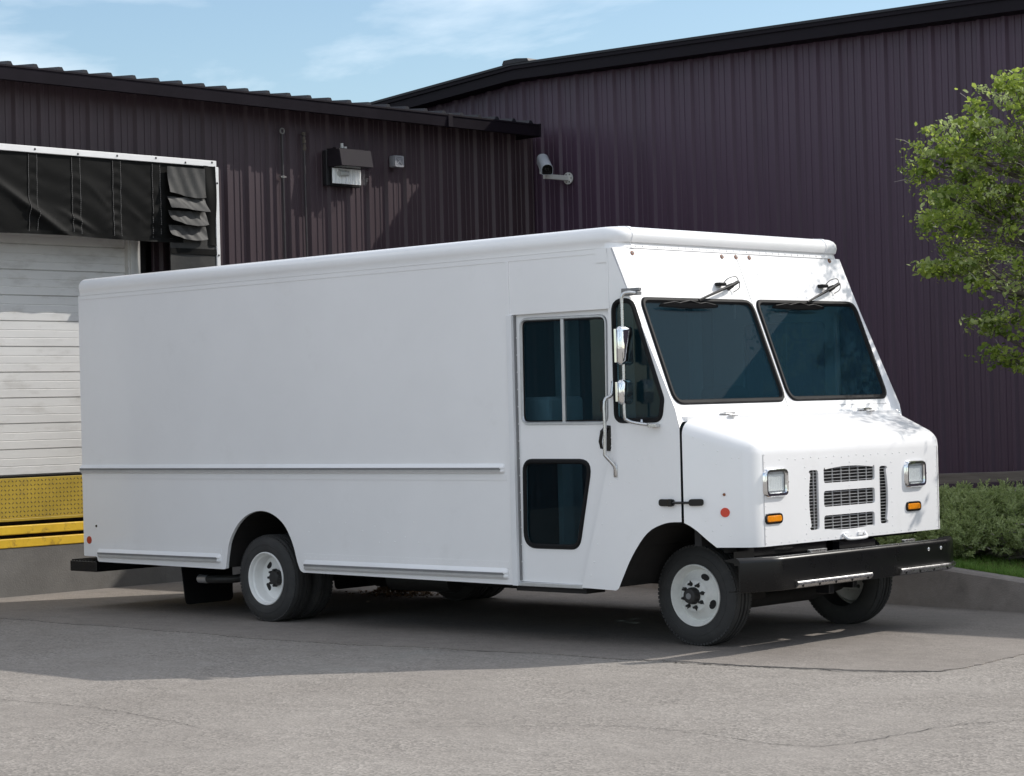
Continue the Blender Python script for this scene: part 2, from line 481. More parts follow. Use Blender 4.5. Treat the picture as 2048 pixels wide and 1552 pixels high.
def plate(bm, outline, holes, t, mp3, w0=0.0):
    """slab with holes: mp3(u,v,w), w from w0 to w0+t"""
    loops = [outline] + list(holes)
    tris = tessellate_polygon([[Vector((p[0], p[1], 0)) for p in lp] for lp in loops])
    A = [[bm.verts.new(mp3(p[0], p[1], w0)) for p in lp] for lp in loops]
    B = [[bm.verts.new(mp3(p[0], p[1], w0 + t)) for p in lp] for lp in loops]
    fa = [v for lp in A for v in lp]; fb = [v for lp in B for v in lp]
    for tr in tris:
        try:
            bm.faces.new([fa[i] for i in tr]); bm.faces.new([fb[i] for i in reversed(tr)])
        except ValueError: pass
    for a, b in zip(A, B):
        n = len(a)
        for i in range(n):
            j = (i + 1) % n
            bm.faces.new((a[i], a[j], b[j], b[i]))

def pierce(bm, face, holes, to2d, to3d, depth, inward):
    """replace a planar face by the same face with holes that have inner walls"""
    vs = [l.vert for l in face.loops]
    o2 = [to2d(v.co) for v in vs]
    bm.faces.remove(face)
    hv = [[bm.verts.new(to3d(*p)) for p in h] for h in holes]
    allv = vs + [v for h in hv for v in h]
    tris = tessellate_polygon([[Vector((*p, 0)) for p in lp] for lp in [o2] + holes])
    for tr in tris:
        try: bm.faces.new([allv[i] for i in tr])
        except ValueError: pass
    for h in hv:
        bk = [bm.verts.new(v.co + inward * depth) for v in h]
        for i in range(len(h)):
            j = (i + 1) % len(h)
            bm.faces.new((h[i], h[j], bk[j], bk[i]))

def dome(bm, p, n, r, h=0.5, seg=6):
    p = Vector(p); n = Vector(n).normalized(); u, v = frame_of(n)
    a = [bm.verts.new(p + (u * cos(2 * pi * k / seg) + v * sin(2 * pi * k / seg)) * r) for k in range(seg)]
    b = [bm.verts.new(p + n * r * h * 0.75 + (u * cos(2 * pi * k / seg) + v * sin(2 * pi * k / seg)) * r * 0.6) for k in range(seg)]
    c = bm.verts.new(p + n * r * h)
    for k in range(seg):
        m = (k + 1) % seg
        bm.faces.new((a[k], a[m], b[m], b[k])); bm.faces.new((b[k], b[m], c))

def pydata(name, verts, faces, mats, parent=None, smooth=None, mi=None):
    me = bpy.data.meshes.new(name)
    me.from_pydata(verts, [], faces)
    if mi: me.polygons.foreach_set('material_index', mi)
    me.update()
    return link(name, me, mats, parent, smooth)

def near(u, v, w): return Vector((u, w, v))          # vertical plane facing -Y: (x, z, depth into +Y)
def lerp(a, b, t): return a + (b - a) * t

# ------------------------------------------------------------------ ground
def kerb_y(x): return 3.79 - 0.115 * x if x < 3 else 3.445 - 0.03 * (x - 3)
def kerb_h(x): return max(0.12, min(0.9, 0.325 - 0.088 * x))

bm = bmesh.new()
S = 400
bm.faces.new([bm.verts.new(p) for p in ((-S, -S, -0.007), (S, -S, -0.007), (S, S, -0.007), (-S, S, -0.007))])
ground = mk('ground', bm, 'asphalt')
ground['kind'] = 'structure'

edge = [(-8.9, -0.95), (-6.93, -0.909), (-4.81, -0.85), (-2.89, -0.87), (-1.05, -0.56), (0.43, -0.416), (1.04, -0.32), (1.77, -0.21),
        (2.27, 0.066), (2.33, 0.45), (2.25, 1.145), (2.32, 1.9), (2.5, 2.7), (2.62, 3.46)]
rr = random.Random(3)
jag = []
for i in range(len(edge) - 1):
    a, b = Vector(edge[i]), Vector(edge[i + 1])
    n = max(2, int((b - a).length / 0.045))
    d = (b - a).normalized(); p = Vector((-d.y, d.x))
    for k in range(n):
        q = a + (b - a) * (k / n)
        q += p * (0.022 * sin(q.x * 5.1 + q.y * 3) + rr.uniform(-0.012, 0.012) + (rr.uniform(-0.03, 0.03) if rr.random() < 0.15 else 0))
        jag.append((q.x, q.y))
jag.append(edge[-1])
poly = jag + [(x, kerb_y(x) + 0.05) for x in (2.0, 0.0, -2.0, -4.0, -6.0, -8.95)]
bm = bmesh.new()
plate(bm, poly, [], 0.018, lambda u, v, w: Vector((u, v, w)), -0.018)
apron = mk('asphalt_apron', bm, 'apron')
apron['kind'] = 'structure'

# cracks: narrow dark openings lying in the ground
def crack(pts, wmax, seed, zc):
    rr = random.Random(seed)
    P = smoothpts(pts, 22)
    L_, R_ = [], []
    n = len(P)
    for i, p in enumerate(P):
        a = Vector(P[max(0, i - 1)]); b = Vector(P[min(n - 1, i + 1)])
        d = (b - a).normalized(); q = Vector((-d.y, d.x))
        w = wmax * (0.15 + 0.85 * abs(sin(i * 0.37 + seed)) * rr.uniform(0.3, 1)) * min(1, i / 6, (n - 1 - i) / 6)
        c = Vector(p) + q * rr.uniform(-0.012, 0.012)
        L_.append((*(c + q * (w / 2 + 0.0008)), zc)); R_.append((*(c - q * (w / 2 + 0.0008)), zc))
    return L_, R_
cv, cf = [], []
for pts, w, sd, zc in ([[(0.35, -0.45), (0.8, -0.40), (1.2, -0.33), (1.77, -0.235), (2.1, -0.09), (2.32, 0.12)], 0.026, 1, -0.003],
                   [[(-2.4, -4.3), (-1.915, -4.227), (-1.245, -4.132), (-0.661, -4.151), (0.2, -4.3)], 0.006, 2, -0.003],
                   [[(2.9, -2.95), (3.482, -2.897), (3.626, -1.957), (3.835, -1.551), (4.3, -0.9)], 0.007, 3, -0.003],
                   [[(-1.9, -0.82), (-1.05, -0.585), (-0.2, -0.5), (0.35, -0.45)], 0.007, 4, -0.003],
                   [[(2.35, 1.4), (2.9, 1.2), (3.5, 1.35), (4.4, 1.2)], 0.007, 6, -0.003],
                   [[(1.2, -3.6), (1.9, -3.1), (2.3, -2.9), (3.0, -2.95)], 0.005, 8, -0.003]):
    a, b = crack(pts, w, sd, zc)
    o = len(cv); n = len(a); cv += a + b
    cf += [(o + i, o + i + 1, o + n + i + 1, o + n + i) for i in range(n - 1)]
ck = pydata('crack', cv, cf, 'black_matt', ground)
ck['kind'] = 'stuff'

# kerb wall and lawn
xs = [-8.9, -7, -5, -3.5, -2, -1, -0.5, 0, 0.5, 1, 1.5, 2, 3, 5, 9, 16, 30]
bm = bmesh.new()
rows = []
for x in xs:
    y, h = kerb_y(x), kerb_h(x)
    sec = [(y, -0.02), (y + 0.006, h - 0.02), (y + 0.025, h), (y + 0.15, h), (y + 0.15, h - 0.3)]
    rows.append([bm.verts.new((x, a, z)) for a, z in sec])
for A, B in zip(rows, rows[1:]):
    for k in range(4): bm.faces.new((A[k], A[k + 1], B[k + 1], B[k]))
kw = mk('retaining_wall', bm, 'kerb', smooth=40)
tag(kw, 'low grey concrete kerb wall holding back the planted lawn', 'wall')
bm = bmesh.new()
rows = []
for x in xs:
    y, h = kerb_y(x) + 0.15, kerb_h(x) - 0.035
    rows.append([bm.verts.new((x, yy, h + dz)) for yy, dz in ((y, 0), (y + 0.6, 0.03), (y + 2, 0.04), (9.6, 0.02))])
for A, B in zip(rows, rows[1:]):
    for k in range(3): bm.faces.new((A[k], A[k + 1], B[k + 1], B[k]))
lawn = mk('lawn', bm, 'soil', smooth=60)
lawn['kind'] = 'structure'

# ------------------------------------------------------------------ ribbed steel walls
def rib_profile(width, pitch=0.305):
    pr = []
    n = int(round(width / pitch))
    for i in range(n):
        c = pitch * (i + 0.5)
        for ds, d in ((-0.046, 0), (-0.020, 0.036), (0.020, 0.036), (0.046, 0), (0.097, 0), (0.103, 0.008), (0.119, 0.008), (0.125, 0),
                      (0.180 - 0.001, 0), (0.185, 0.008), (0.201, 0.008), (0.207, 0)):
            s = c + ds
            pr.append((s if s <= width else s - width, d))
    pr.sort()
    return [(0, 0)] + [p for p in pr if 0.002 < p[0] < width - 0.002] + [(width, 0)]
PW = 0.915
PROF = rib_profile(PW)
def wall_panel(parent, mapper, s0, zb, zt, mt, width=PW, extra=0.0):
    vs, fs = [], []
    pr = [p for p in PROF if p[0] <= width + 1e-6]
    for s, d in pr:
        for z in (zb(s0 + s), zt(s0 + s)): vs.append(tuple(mapper(s0 + s, d + extra, z)))
    for i in range(len(pr) - 1):
        fs.append((2 * i, 2 * i + 2, 2 * i + 3, 2 * i + 1))
    return pydata('wall_panel', vs, fs, mt, parent)

def screws(parent, pts, n, mt, r=0.008):
    bm = bmesh.new()
    for p in pts: dome(bm, p, n, r, 0.7)
    o = mk('screw', bm, mt, parent)
    o['kind'] = 'stuff'
    return o

# --- low warehouse with the loading dock
EAVE = 5.315
low = thing('warehouse', 'low aubergine ribbed steel warehouse with loading dock behind the van', 'building', (-9.0, 3.0, 0))
s0 = 2.45 - PW * 13
k = 0
while s0 < 8.5:
    w = min(PW, 8.54 - s0)
    dock = -2.2 < s0 < 2.44
    zb = 4.33 if dock else 0.47
    wall_panel(low, lambda s, d, z: (-9.0 + d, s, z), s0, lambda s, z=zb: z, lambda s: 5.25, 'wall_l', w, 0.0016 * (k % 2))
    s0 += PW; k += 1
scr = []
for i in range(42):
    y = 2.45 + 0.152 + 0.305 * i
    for z in (3.6, 4.62, 2.4, 1.2):
        if y < 8.4: scr.append((-8.968, y + 0.06 - 0.06 * 0, z))
screws(low, [(-8.999, p[1] + 0.07, p[2]) for p in scr], (1, 0, 0), 'wall_l')
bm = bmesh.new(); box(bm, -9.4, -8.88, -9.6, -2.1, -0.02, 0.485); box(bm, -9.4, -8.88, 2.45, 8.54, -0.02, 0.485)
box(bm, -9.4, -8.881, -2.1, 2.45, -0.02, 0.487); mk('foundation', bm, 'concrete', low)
# body of the building behind the skin, its roof, its gutter
bm = bmesh.new(); box(bm, -22, -9.35, -9.4, 8.4, 0, 5.2); mk('core', bm, 'black_matt', low)
k = 0
y0 = 8.24 - PW * 20
for k in range(20):
    a = y0 + PW * k
    pr = []
    for s, d in PROF: pr.append((s, d * 1.25 + 0.0016 * (k % 2)))
    vs, fs = [], []
    for s, d in pr:
        vs.append((-8.62, a + s, EAVE - 0.006 + d)); vs.append((-21.0, a + s, EAVE - 0.006 + 12.4 / 12 + d)); vs.append((-8.62, a + s, EAVE - 0.03))
    for i in range(len(pr) - 1):
        fs.append((3 * i, 3 * i + 3, 3 * i + 4, 3 * i + 1)); fs.append((3 * i + 2, 3 * i + 5, 3 * i + 3, 3 * i))
    pydata('roof_panel', vs, fs, 'roof', low)
bm = bmesh.new()
sec = [(-8.99, EAVE - 0.09), (-8.64, EAVE - 0.15), (-8.60, EAVE - 0.15), (-8.585, EAVE - 0.03), (-8.575, EAVE - 0.022), (-8.575, EAVE - 0.004), (-8.62, EAVE - 0.004), (-8.99, EAVE - 0.012)]
for ya, yb in ((-9.5, 6.62), (6.635, 8.20)):
    A = [bm.verts.new((x, ya, z)) for x, z in sec]; B = [bm.verts.new((x, yb, z)) for x, z in sec]
    for i in range(len(sec)):
        j = (i + 1) % len(sec); bm.faces.new((A[i], A[j], B[j], B[i]))
    bm.faces.new(A[::-1]); bm.faces.new(B)
mk('gutter', bm, 'fascia', low)
bm = bmesh.new(); box(bm, -8.60, -8.572, 6.59, 6.665, EAVE - 0.157, EAVE + 0.002, 0.004); mk('gutter_joint', bm, 'fascia', low)
bm = bmesh.new(); box(bm, -8.99, -8.574, 8.2, 8.225, EAVE - 0.16, EAVE + 0.006, 0.003); mk('gutter_cap', bm, 'fascia', low)

# --- tall warehouse, gable wall facing the yard
YC = 8.54
def rake(x): return 6.145 - 0.0215 * (x + 9.1) if x > -9.1 else 6.145 - 0.074 * (-9.1 - x)
tall = thing('warehouse', 'tall aubergine ribbed steel warehouse wall with long sloping gable edge', 'building', (-2, 8.54, 0))
s0 = -9.015 - PW * 6
k = 0
while s0 < 12:
    wall_panel(tall, lambda s, d, z: (s, YC - d, z), s0, lambda s: (0.1 if s > -9.1 else 5.0), lambda s: rake(s) - 0.13, 'wall_r', PW, 0.0016 * (k % 2))
    s0 += PW; k += 1
screws(tall, [(-8.9 + 0.305 * i, YC - 0.001, z) for i in range(36) for z in (1.6, 2.9, 4.2, 5.4)], (0, -1, 0), 'wall_r')
def rake_bar(y0_, y1_, dz0, dz1, name, mt, xa=-14.5, xb=12.5):
    bm = bmesh.new()
    pts = [xa, -9.1, xb]
    R = [[bm.verts.new((x, y, rake(x) + dz)) for y, dz in ((y0_, dz0), (y1_, dz0), (y1_, dz1), (y0_, dz1))] for x in pts]
    for A, B in zip(R, R[1:]):
        for i in range(4): bm.faces.new((A[i], A[(i + 1) % 4], B[(i + 1) % 4], B[i]))
    bm.faces.new(R[0]); bm.faces.new(R[-1])
    return mk(name, bm, mt, tall)
rake_bar(YC - 0.25, YC + 0.05, -0.205, -0.075, 'rake_trim', 'fascia')
rake_bar(YC - 0.275, YC + 0.05, -0.0745, -0.03, 'rake_trim', 'fascia')
rake_bar(YC - 0.29, YC + 22, -0.0295, 0.0, 'roof', 'roof')
bm = bmesh.new()
for a, b in (((-9.22, -0.012), (-8.82, 0.0)),):
    A = [(-9.24, rake(-9.24) + 0.002), (-9.21, rake(-9.1) + 0.045), (-9.0, rake(-9.1) + 0.05), (-8.80, rake(-8.8) + 0.035), (-8.78, rake(-8.8) + 0.002)]
    f = [bm.verts.new((x, YC - 0.30, z)) for x, z in A]; g = [bm.verts.new((x, YC + 22, z)) for x, z in A]
    for i in range(len(A)):
        j = (i + 1) % len(A); bm.faces.new((f[i], f[j], g[j], g[i]))
    bm.faces.new(f)
mk('ridge_cap', bm, 'roof', tall)
bm = bmesh.new(); box(bm, -13, 12, YC + 0.2, YC + 21, 0, 5.0); mk('core', bm, 'black_matt', tall)

# ------------------------------------------------------------------ loading dock
dd = thing('dock_door', 'white sectional dock door with horizontal ribs under the black shelter', 'door', (-9.06, 0.1, 1.2))
z = 1.212
for i in range(12):
    h = 0.262
    prof = [(0.006, z), (0.010, z + 0.006), (0.024, z + 0.010), (0.024, z + 0.086), (0.0205, z + 0.090), (0.024, z + 0.096), (0.024, z + 0.166), (0.0205, z + 0.170), (0.024, z + 0.176), (0.024, z + h - 0.003), (0.0, z + h)]
    vs = []
    for a, b in prof: vs += [(-9.075 + a, -1.98, b), (-9.075 + a, 2.15, b)]
    fs = [(2 * j, 2 * j + 1, 2 * j + 3, 2 * j + 2) for j in range(len(prof) - 1)]
    pydata('door_section', vs, fs, 'door', dd)
    z += h
bm = bmesh.new(); box(bm, -9.10, -9.08, -2.02, 2.2, 1.2, 4.4); mk('backing', bm, 'black_matt', dd)
for y0_ in (2.14, -2.12):
    bm = bmesh.new(); box(bm, -9.09, -8.99, y0_, y0_ + 0.16, 1.205, 4.36, 0.004); box(bm, -8.995, -8.975, y0_ + 0.02, y0_ + 0.075, 1.205, 4.3, 0.004)
    j = mk('door_jamb', bm, 'door_frame', dd)
    bm = bmesh.new()
    for zz in (3.72, 3.2, 2.6, 2.0): dome(bm, (-8.988, y0_ + 0.125, zz), (1, 0, 0), 0.012)
    mk('bolt', bm, 'hub', j)
bm = bmesh.new(); box(bm, -9.02, -8.93, -2.1, 2.3, 1.193, 1.2105); mk('threshold', bm, 'black', dd)
bm = bmesh.new(); box(bm, -9.12, -9.095, -2.3, 2.45, 1.2, 4.6); mk('pit_wall', bm, 'black_matt', dd)

lv = thing('dock_leveller', 'yellow diamond plate dock leveller lip above two yellow bars', 'dock plate', (-8.9, 0, 0.5))
YA, YB = -2.0, 2.35
bm = bmesh.new(); box(bm, -8.93, -8.90, YA, YB, 0.785, 1.19, 0.003); mk('tread_plate', bm, 'yellow_dull', lv)
bm = bmesh.new(); box(bm, -8.935, -8.885, YA, YB, 0.755, 0.784, 0.004); mk('lip_edge', bm, 'yellow_dull', lv)
vs, fs = [], []
p = 0.044
for i in range(int((YB - YA) / p)):
    for j in range(9):
        y = YA + p * (i + 0.5); zc = 0.785 + p * (j + 0.5)
        if zc > 1.185: continue
        sg = 1 if (i + j) % 2 else -1
        o = len(vs); hx, hw = 0.0175, 0.0058
        for (u, v, d) in ((-hx, 0, 0), (0, hw, 0), (hx, 0, 0), (0, -hw, 0), (0, 0, 0.004)):
            c = sqrt(0.5)
            vs.append((-8.9 + d + 0.0002, y + (u - sg * v) * c, zc + (sg * u + v) * c))
        fs += [(o, o + 1, o + 4), (o + 1, o + 2, o + 4), (o + 2, o + 3, o + 4), (o + 3, o, o + 4)]
tl = pydata('tread_lug', vs, fs, 'lug', lv); tl['kind'] = 'stuff'
bm = bmesh.new(); box(bm, -8.99, -8.87, YA, YB, 0.622, 0.713, 0.008); mk('yellow_bar', bm, 'yellow', lv)
bm = bmesh.new(); box(bm, -8.99, -8.872, YA, YB, 0.490, 0.583, 0.008); mk('yellow_bar', bm, 'yellow', lv)
bm = bmesh.new(); box(bm, -9.3, -8.985, YA, YB, 0.486, 1.19); mk('pit', bm, 'black_matt', lv)

sh = thing('dock_shelter', 'black canvas dock shelter with white frame and layered corner flaps', 'dock shelter', (-8.6, 0.3, 3.4))
XF = -8.6
HY = -2.6
bm = bmesh.new(); box(bm, XF - 0.02, XF + 0.012, HY, 3.04, 4.455, 4.520, 0.004)
mk('frame_bar', bm, 'shelter_white', sh)
bm = bmesh.new(); box(bm, XF - 0.02, XF + 0.012, 3.02, 3.068, 1.25, 4.454, 0.004); mk('frame_bar', bm, 'shelter_white', sh)
for y, zz in [(q, 4.488 + 0.012 * sin(q * 9)) for q in (0.72, 1.24, 1.73, 2.23, 2.62, 2.98)] + [(3.045, q) for q in (4.28, 3.5, 2.9)]:
    bm = bmesh.new(); dome(bm, (XF + 0.012, y, zz), (1, 0, 0), 0.013, 0.8); mk('frame_bolt', bm, 'hub', sh)
# canvas sides and top between the frame and the wall
bm = bmesh.new(); box(bm, -8.98, XF - 0.022, 3.02, 3.035, 1.25, 4.44); mk('side_canvas', bm, 'canvas', sh)
bm = bmesh.new(); box(bm, -8.98, XF - 0.022, HY, HY + 0.015, 1.25, 4.44); mk('side_canvas', bm, 'canvas', sh)
bm = bmesh.new()
f = [bm.verts.new(q) for q in ((XF - 0.022, HY, 4.50), (XF - 0.022, 3.03, 4.50), (-8.968, 3.03, 4.54), (-8.968, HY, 4.54))]
g = [bm.verts.new(v.co - Vector((0, 0, 0.012))) for v in f]
bm.faces.new(f); bm.faces.new(g[::-1])
for i in range(4): bm.faces.new((f[i], f[(i + 1) % 4], g[(i + 1) % 4], g[i]))
mk('top_canvas', bm, 'canvas', sh)
# head curtain, hanging and creased
def cloth(name, y0_, y1_, z0_, z1_, fn, mt, ny, nz, parent=sh, th=0.006):
    vs, fs = [], []
    for layer in (0, 1):
        for i in range(ny + 1):
            for j in range(nz + 1):
                y = lerp(y0_, y1_, i / ny); zz = lerp(z0_, z1_, j / nz)
                dx, dy, dz = fn(y, zz, i / ny, j / nz)
                vs.append((XF + dx - layer * th, y + dy, zz + dz))
    m = (ny + 1) * (nz + 1)
    for i in range(ny):
        for j in range(nz):
            a = i * (nz + 1) + j
            fs.append((a, a + nz + 1, a + nz + 2, a + 1)); fs.append((m + a, m + a + 1, m + a + nz + 2, m + a + nz + 1))
    for j in range(nz):
        fs.append((j, j + 1, m + j + 1, m + j)); b = ny * (nz + 1) + j; fs.append((b, m + b, m + b + 1, b + 1))
    for i in range(ny):
        a = i * (nz + 1); b = (i + 1) * (nz + 1)
        fs.append((a, m + a, m + b, b)); fs.append((a + nz, b + nz, m + b + nz, m + a + nz))
    return pydata(name, vs, fs, mt, parent, smooth=70)
def head(y, zz, u, v):
    dn = 1 - v
    d = 0.010 * sin(y * 5.3 + 1.0 * dn) * dn + 0.007 * dn * sin(9 * (y * 0.75 + zz * 1.0) + sin(y * 4)) + 0.004 * sin(23 * (y * 0.55 + zz * 0.9) + 2 * sin(3 * y) + 1.5 * sin(zz * 6)) * (0.3 + dn * 0.7)
    d += 0.045 * math.exp(-((zz - (4.02 - 0.62 * (y - 0.45))) / 0.045) ** 2) * max(0, 1 - abs(y - 0.75) / 0.65)
    d += 0.022 * math.exp(-((zz - (3.85 - 0.45 * (y - 1.1))) / 0.03) ** 2) * max(0, 1 - abs(y - 1.25) / 0.3)
    d += 0.012 * math.exp(-((zz - (4.10 - 0.9 * (y - 1.45))) / 0.03) ** 2) * max(0, 1 - abs(y - 1.55) / 0.25)
    d += 0.010 * math.exp(-((zz - (3.95 - 0.7 * (y - 1.9))) / 0.03) ** 2) * max(0, 1 - abs(y - 2.0) / 0.25)
    e = ((y - 0.70 + 0.255) % 0.51) - 0.255
    d += 0.0035 * sin(58 * (zz + 0.5 * abs(e)) + 5 * y) * math.exp(-(e / 0.10) ** 2) * (0.25 + dn)
    return (d - 0.012, 0, 0.012 * sin(y * 2.1) * dn)
cloth('head_curtain', HY, 2.93, 3.640, 4.458, head, 'canvas', 150, 46)
for y in (0.70, 1.22, 1.73, 2.24, 0.2, -0.3, -0.8):
    cloth('sewn_strip', y - 0.052, y + 0.052, 3.645, 4.45, lambda a, b, u, v: (head(a, b, u, v)[0] + 0.006 + 0.001 * sin(60 * b), 0, head(a, b, u, v)[2]), 'canvas', 5, 46)
    bm = bmesh.new()
    for e in (-0.05, 0.05):
        for q in range(40):
            za = 3.66 + q * 0.0196
            x = XF + head(y + e, za, 0, (za - 3.64) / 0.818)[0] + 0.0065
            box(bm, x, x + 0.002, y + e - 0.0022, y + e + 0.0022, za, za + 0.013)
    o = mk('stitch', bm, 'thread', sh); o['kind'] = 'stuff'
cloth('hem', HY, 2.93, 3.628, 3.668, lambda a, b, u, v: (head(a, b, u, 0)[0] + 0.008, 0, head(a, b, u, 0)[2]), 'canvas', 150, 2)
# layered flaps at the corner
def flap(z0_, z1_, lift, seed):
    rr = random.Random(seed)
    ph = rr.uniform(0, 6)
    def fn(y, zz, u, v):
        dn = 1 - v
        d = 0.03 + lift * dn ** 1.5 + 0.012 * sin(u * 9 + ph) * dn + 0.006 * sin(u * 21 + ph * 2 + v * 5)
        return (d, 0, 0.020 * dn * (1 - u) ** 2 + 0.012 * sin(u * 5 + ph) * dn - 0.01 * (u * (1 - u)) * 4 * dn)
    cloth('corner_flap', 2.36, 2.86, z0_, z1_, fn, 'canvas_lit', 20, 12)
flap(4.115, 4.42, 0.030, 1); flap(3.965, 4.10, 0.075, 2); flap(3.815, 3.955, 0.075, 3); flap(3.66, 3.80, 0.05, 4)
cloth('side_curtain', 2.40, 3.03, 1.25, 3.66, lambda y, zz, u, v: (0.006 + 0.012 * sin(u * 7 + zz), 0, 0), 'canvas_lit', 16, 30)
cloth('side_curtain', 2.86, 3.02, 3.60, 4.45, lambda y, zz, u, v: (0.022 + 0.012 * sin(zz * 8) + 0.01 * sin(u * 6 + zz * 3), 0, 0.01 * sin(zz * 20)), 'canvas', 8, 30)
cloth('sewn_strip', 2.40, 3.03, 3.50, 3.56, lambda y, zz, u, v: (0.018 + 0.012 * sin(u * 7 + zz), 0, 0), 'canvas', 16, 3)

# ------------------------------------------------------------------ things fixed to the walls
def conduit(y, kind):
    t = thing('conduit', 'thin dark conduit pipe on the low warehouse wall, ' + kind, 'pipe', (-8.94, y, 0.5), 'conduits on the low warehouse')
    bm = bmesh.new()
    top = 4.95
    tube(bm, [(-8.945, y, 0.45), (-8.945, y + 0.01, 2.5), (-8.945, y, top)], 0.013, 8)
    mk('pipe', bm, 'conduit', t, 40)
    return t
c1 = conduit(4.287, 'with round eyelet at its top end')
bm = bmesh.new(); tube(bm, [(-8.94, 4.287 + 0.03 * cos(a), 4.975 + 0.03 * sin(a)) for a in [i * pi / 6 for i in range(12)]], 0.009, 6, closed=True)
mk('eyelet', bm, 'conduit_end', c1, 40)
bm = bmesh.new(); cyl(bm, (-8.945, 4.287, 4.44), (-8.945, 4.287, 4.47), 0.019, seg=10); box(bm, -8.97, -8.935, 4.25, 4.33, 4.448, 4.462)
mk('clamp', bm, 'conduit_end', c1, 40)
c2 = conduit(4.615, 'with rusty coupling at its top end')
bm = bmesh.new()
for i, (zz, r) in enumerate(((4.95, 0.026), (4.90, 0.019), (4.86, 0.024), (4.81, 0.017), (4.78, 0.021))):
    cyl(bm, (-8.945, 4.615, zz), (-8.945 + 0.004 * i, 4.615, zz + 0.035), r, r * 0.9, 8)
mk('coupling', bm, 'bark', c2, 40)

wl = thing('wall_light', 'boxy brown wall light with clear glass lens on low warehouse', 'wall light', (-8.95, 5.15, 4.4))
a, b = 4.93, 5.43
bm = bmesh.new(); box(bm, -8.968, -8.90, a - 0.02, b + 0.01, 4.39, 4.80, 0.006); mk('back_box', bm, 'lamp_dark', wl)
bm = bmesh.new()
sec = [(-8.90, 4.60), (-8.90, 4.80), (-8.70, 4.80), (-8.66, 4.60)]
A = [bm.verts.new((x, a, zz)) for x, zz in sec]; B = [bm.verts.new((x, b, zz)) for x, zz in sec]
for i in range(4): bm.faces.new((A[i], A[(i + 1) % 4], B[(i + 1) % 4], B[i]))
bm.faces.new(A[::-1]); bm.faces.new(B)
bmesh.ops.bevel(bm, geom=list(bm.edges), offset=0.006, segments=2, affect='EDGES')
mk('housing', bm, 'lamp_brown', wl)
bm = bmesh.new()
sec = [(-8.90, 4.40), (-8.90, 4.598), (-8.67, 4.598), (-8.76, 4.42), (-8.80, 4.40)]
A = [bm.verts.new((x, a + 0.015, zz)) for x, zz in sec]; B = [bm.verts.new((x, b - 0.025, zz)) for x, zz in sec]
for i in range(5): bm.faces.new((A[i], A[(i + 1) % 5], B[(i + 1) % 5], B[i]))
bm.faces.new(A[::-1]); bm.faces.new(B)
mk('lens', bm, 'clear', wl)
bm = bmesh.new()
plate(bm, [(a + 0.025, 4.415), (b - 0.035, 4.415), (b - 0.035, 4.592), (a + 0.025, 4.592)], [], 0.004, lambda u, v, w: Vector((-8.87 + 0.02 * sin((u - a) * 30) + w, u, v)))
for i in range(8):
    y = a + 0.05 + i * 0.055; box(bm, -8.86, -8.83, y, y + 0.006, 4.42, 4.58)
mk('reflector', bm, 'reflector', wl)
bm = bmesh.new(); cyl(bm, (-8.82, a + 0.10, 4.53), (-8.82, a + 0.24, 4.53), 0.035, 0.03, 12); mk('bulb', bm, 'cam_arm', wl, 40)
bm = bmesh.new(); box(bm, -8.92, -8.76, a + 0.01, b - 0.06, 4.80, 4.815); cyl(bm, (-8.86, a + 0.06, 4.822), (-8.86, a + 0.14, 4.822), 0.012); cyl(bm, (-8.86, a + 0.30, 4.822), (-8.86, a + 0.38, 4.822), 0.012)
mk('hinge', bm, 'lamp_brown', wl)
bm = bmesh.new(); cyl(bm, (-8.86, a + 0.19, 4.81), (-8.86, a + 0.19, 4.885), 0.022, 0.018, 10); cyl(bm, (-8.84, a + 0.225, 4.82), (-8.84, a + 0.225, 4.845), 0.02, seg=10)
mk('photocell', bm, 'cam_arm', wl, 40)

MT['box_grey'] = mat('box_grey', (0.24, 0.24, 0.26), 0.5, var=0.08, vscale=20)
sb = thing('wall_box', 'small grey square box with a cross on its face', 'junction box', (-8.95, 6.03, 4.73))
bm = bmesh.new(); box(bm, -8.965, -8.862, 5.955, 6.105, 4.665, 4.805, 0.02, 3); mk('case', bm, 'box_grey', sb, 40)
bm = bmesh.new()
plate(bm, rpoly([(5.958, 4.668), (6.102, 4.668), (6.102, 4.802), (5.958, 4.802)], 0.02), [rpoly([(5.98, 4.69), (6.08, 4.69), (6.08, 4.78), (5.98, 4.78)], 0.01)], 0.010, lambda u, v, w: Vector((-8.862 + w, u, v)))
mk('rim', bm, 'box_grey', sb)
bm = bmesh.new()
for s in (1, -1):
    cyl(bm, (-8.858, 5.985, 4.735 - s * 0.04), (-8.858, 6.075, 4.735 + s * 0.04), 0.006, seg=6)
mk('cross', bm, 'box_grey', sb)

sc_ = thing('security_camera', 'grey security camera on ivory arm of the tall warehouse wall', 'security camera', (-8.4, 8.5, 4.63))
pl = Vector((-8.39, 8.505, 4.635))
bm = bmesh.new(); cyl(bm, pl + Vector((0, 0.004, 0)), pl + Vector((0, -0.012, 0)), 0.075, seg=28); mp_ = mk('mount_plate', bm, 'cam_arm', sc_, 40)
bm = bmesh.new()
for an in (60, 0, -60, 120, 180, 240): cyl(bm, pl + Vector((0.055 * cos(radians(an)), -0.010, 0.055 * sin(radians(an)))), pl + Vector((0.055 * cos(radians(an)), -0.015, 0.055 * sin(radians(an)))), 0.009, seg=8)
mk('bolt', bm, 'black', mp_)
bm = bmesh.new(); box(bm, -8.412, -8.368, 8.06, 8.495, 4.605, 4.665, 0.004); mk('arm', bm, 'cam_arm', sc_)
end = Vector((-8.39, 8.09, 4.67))
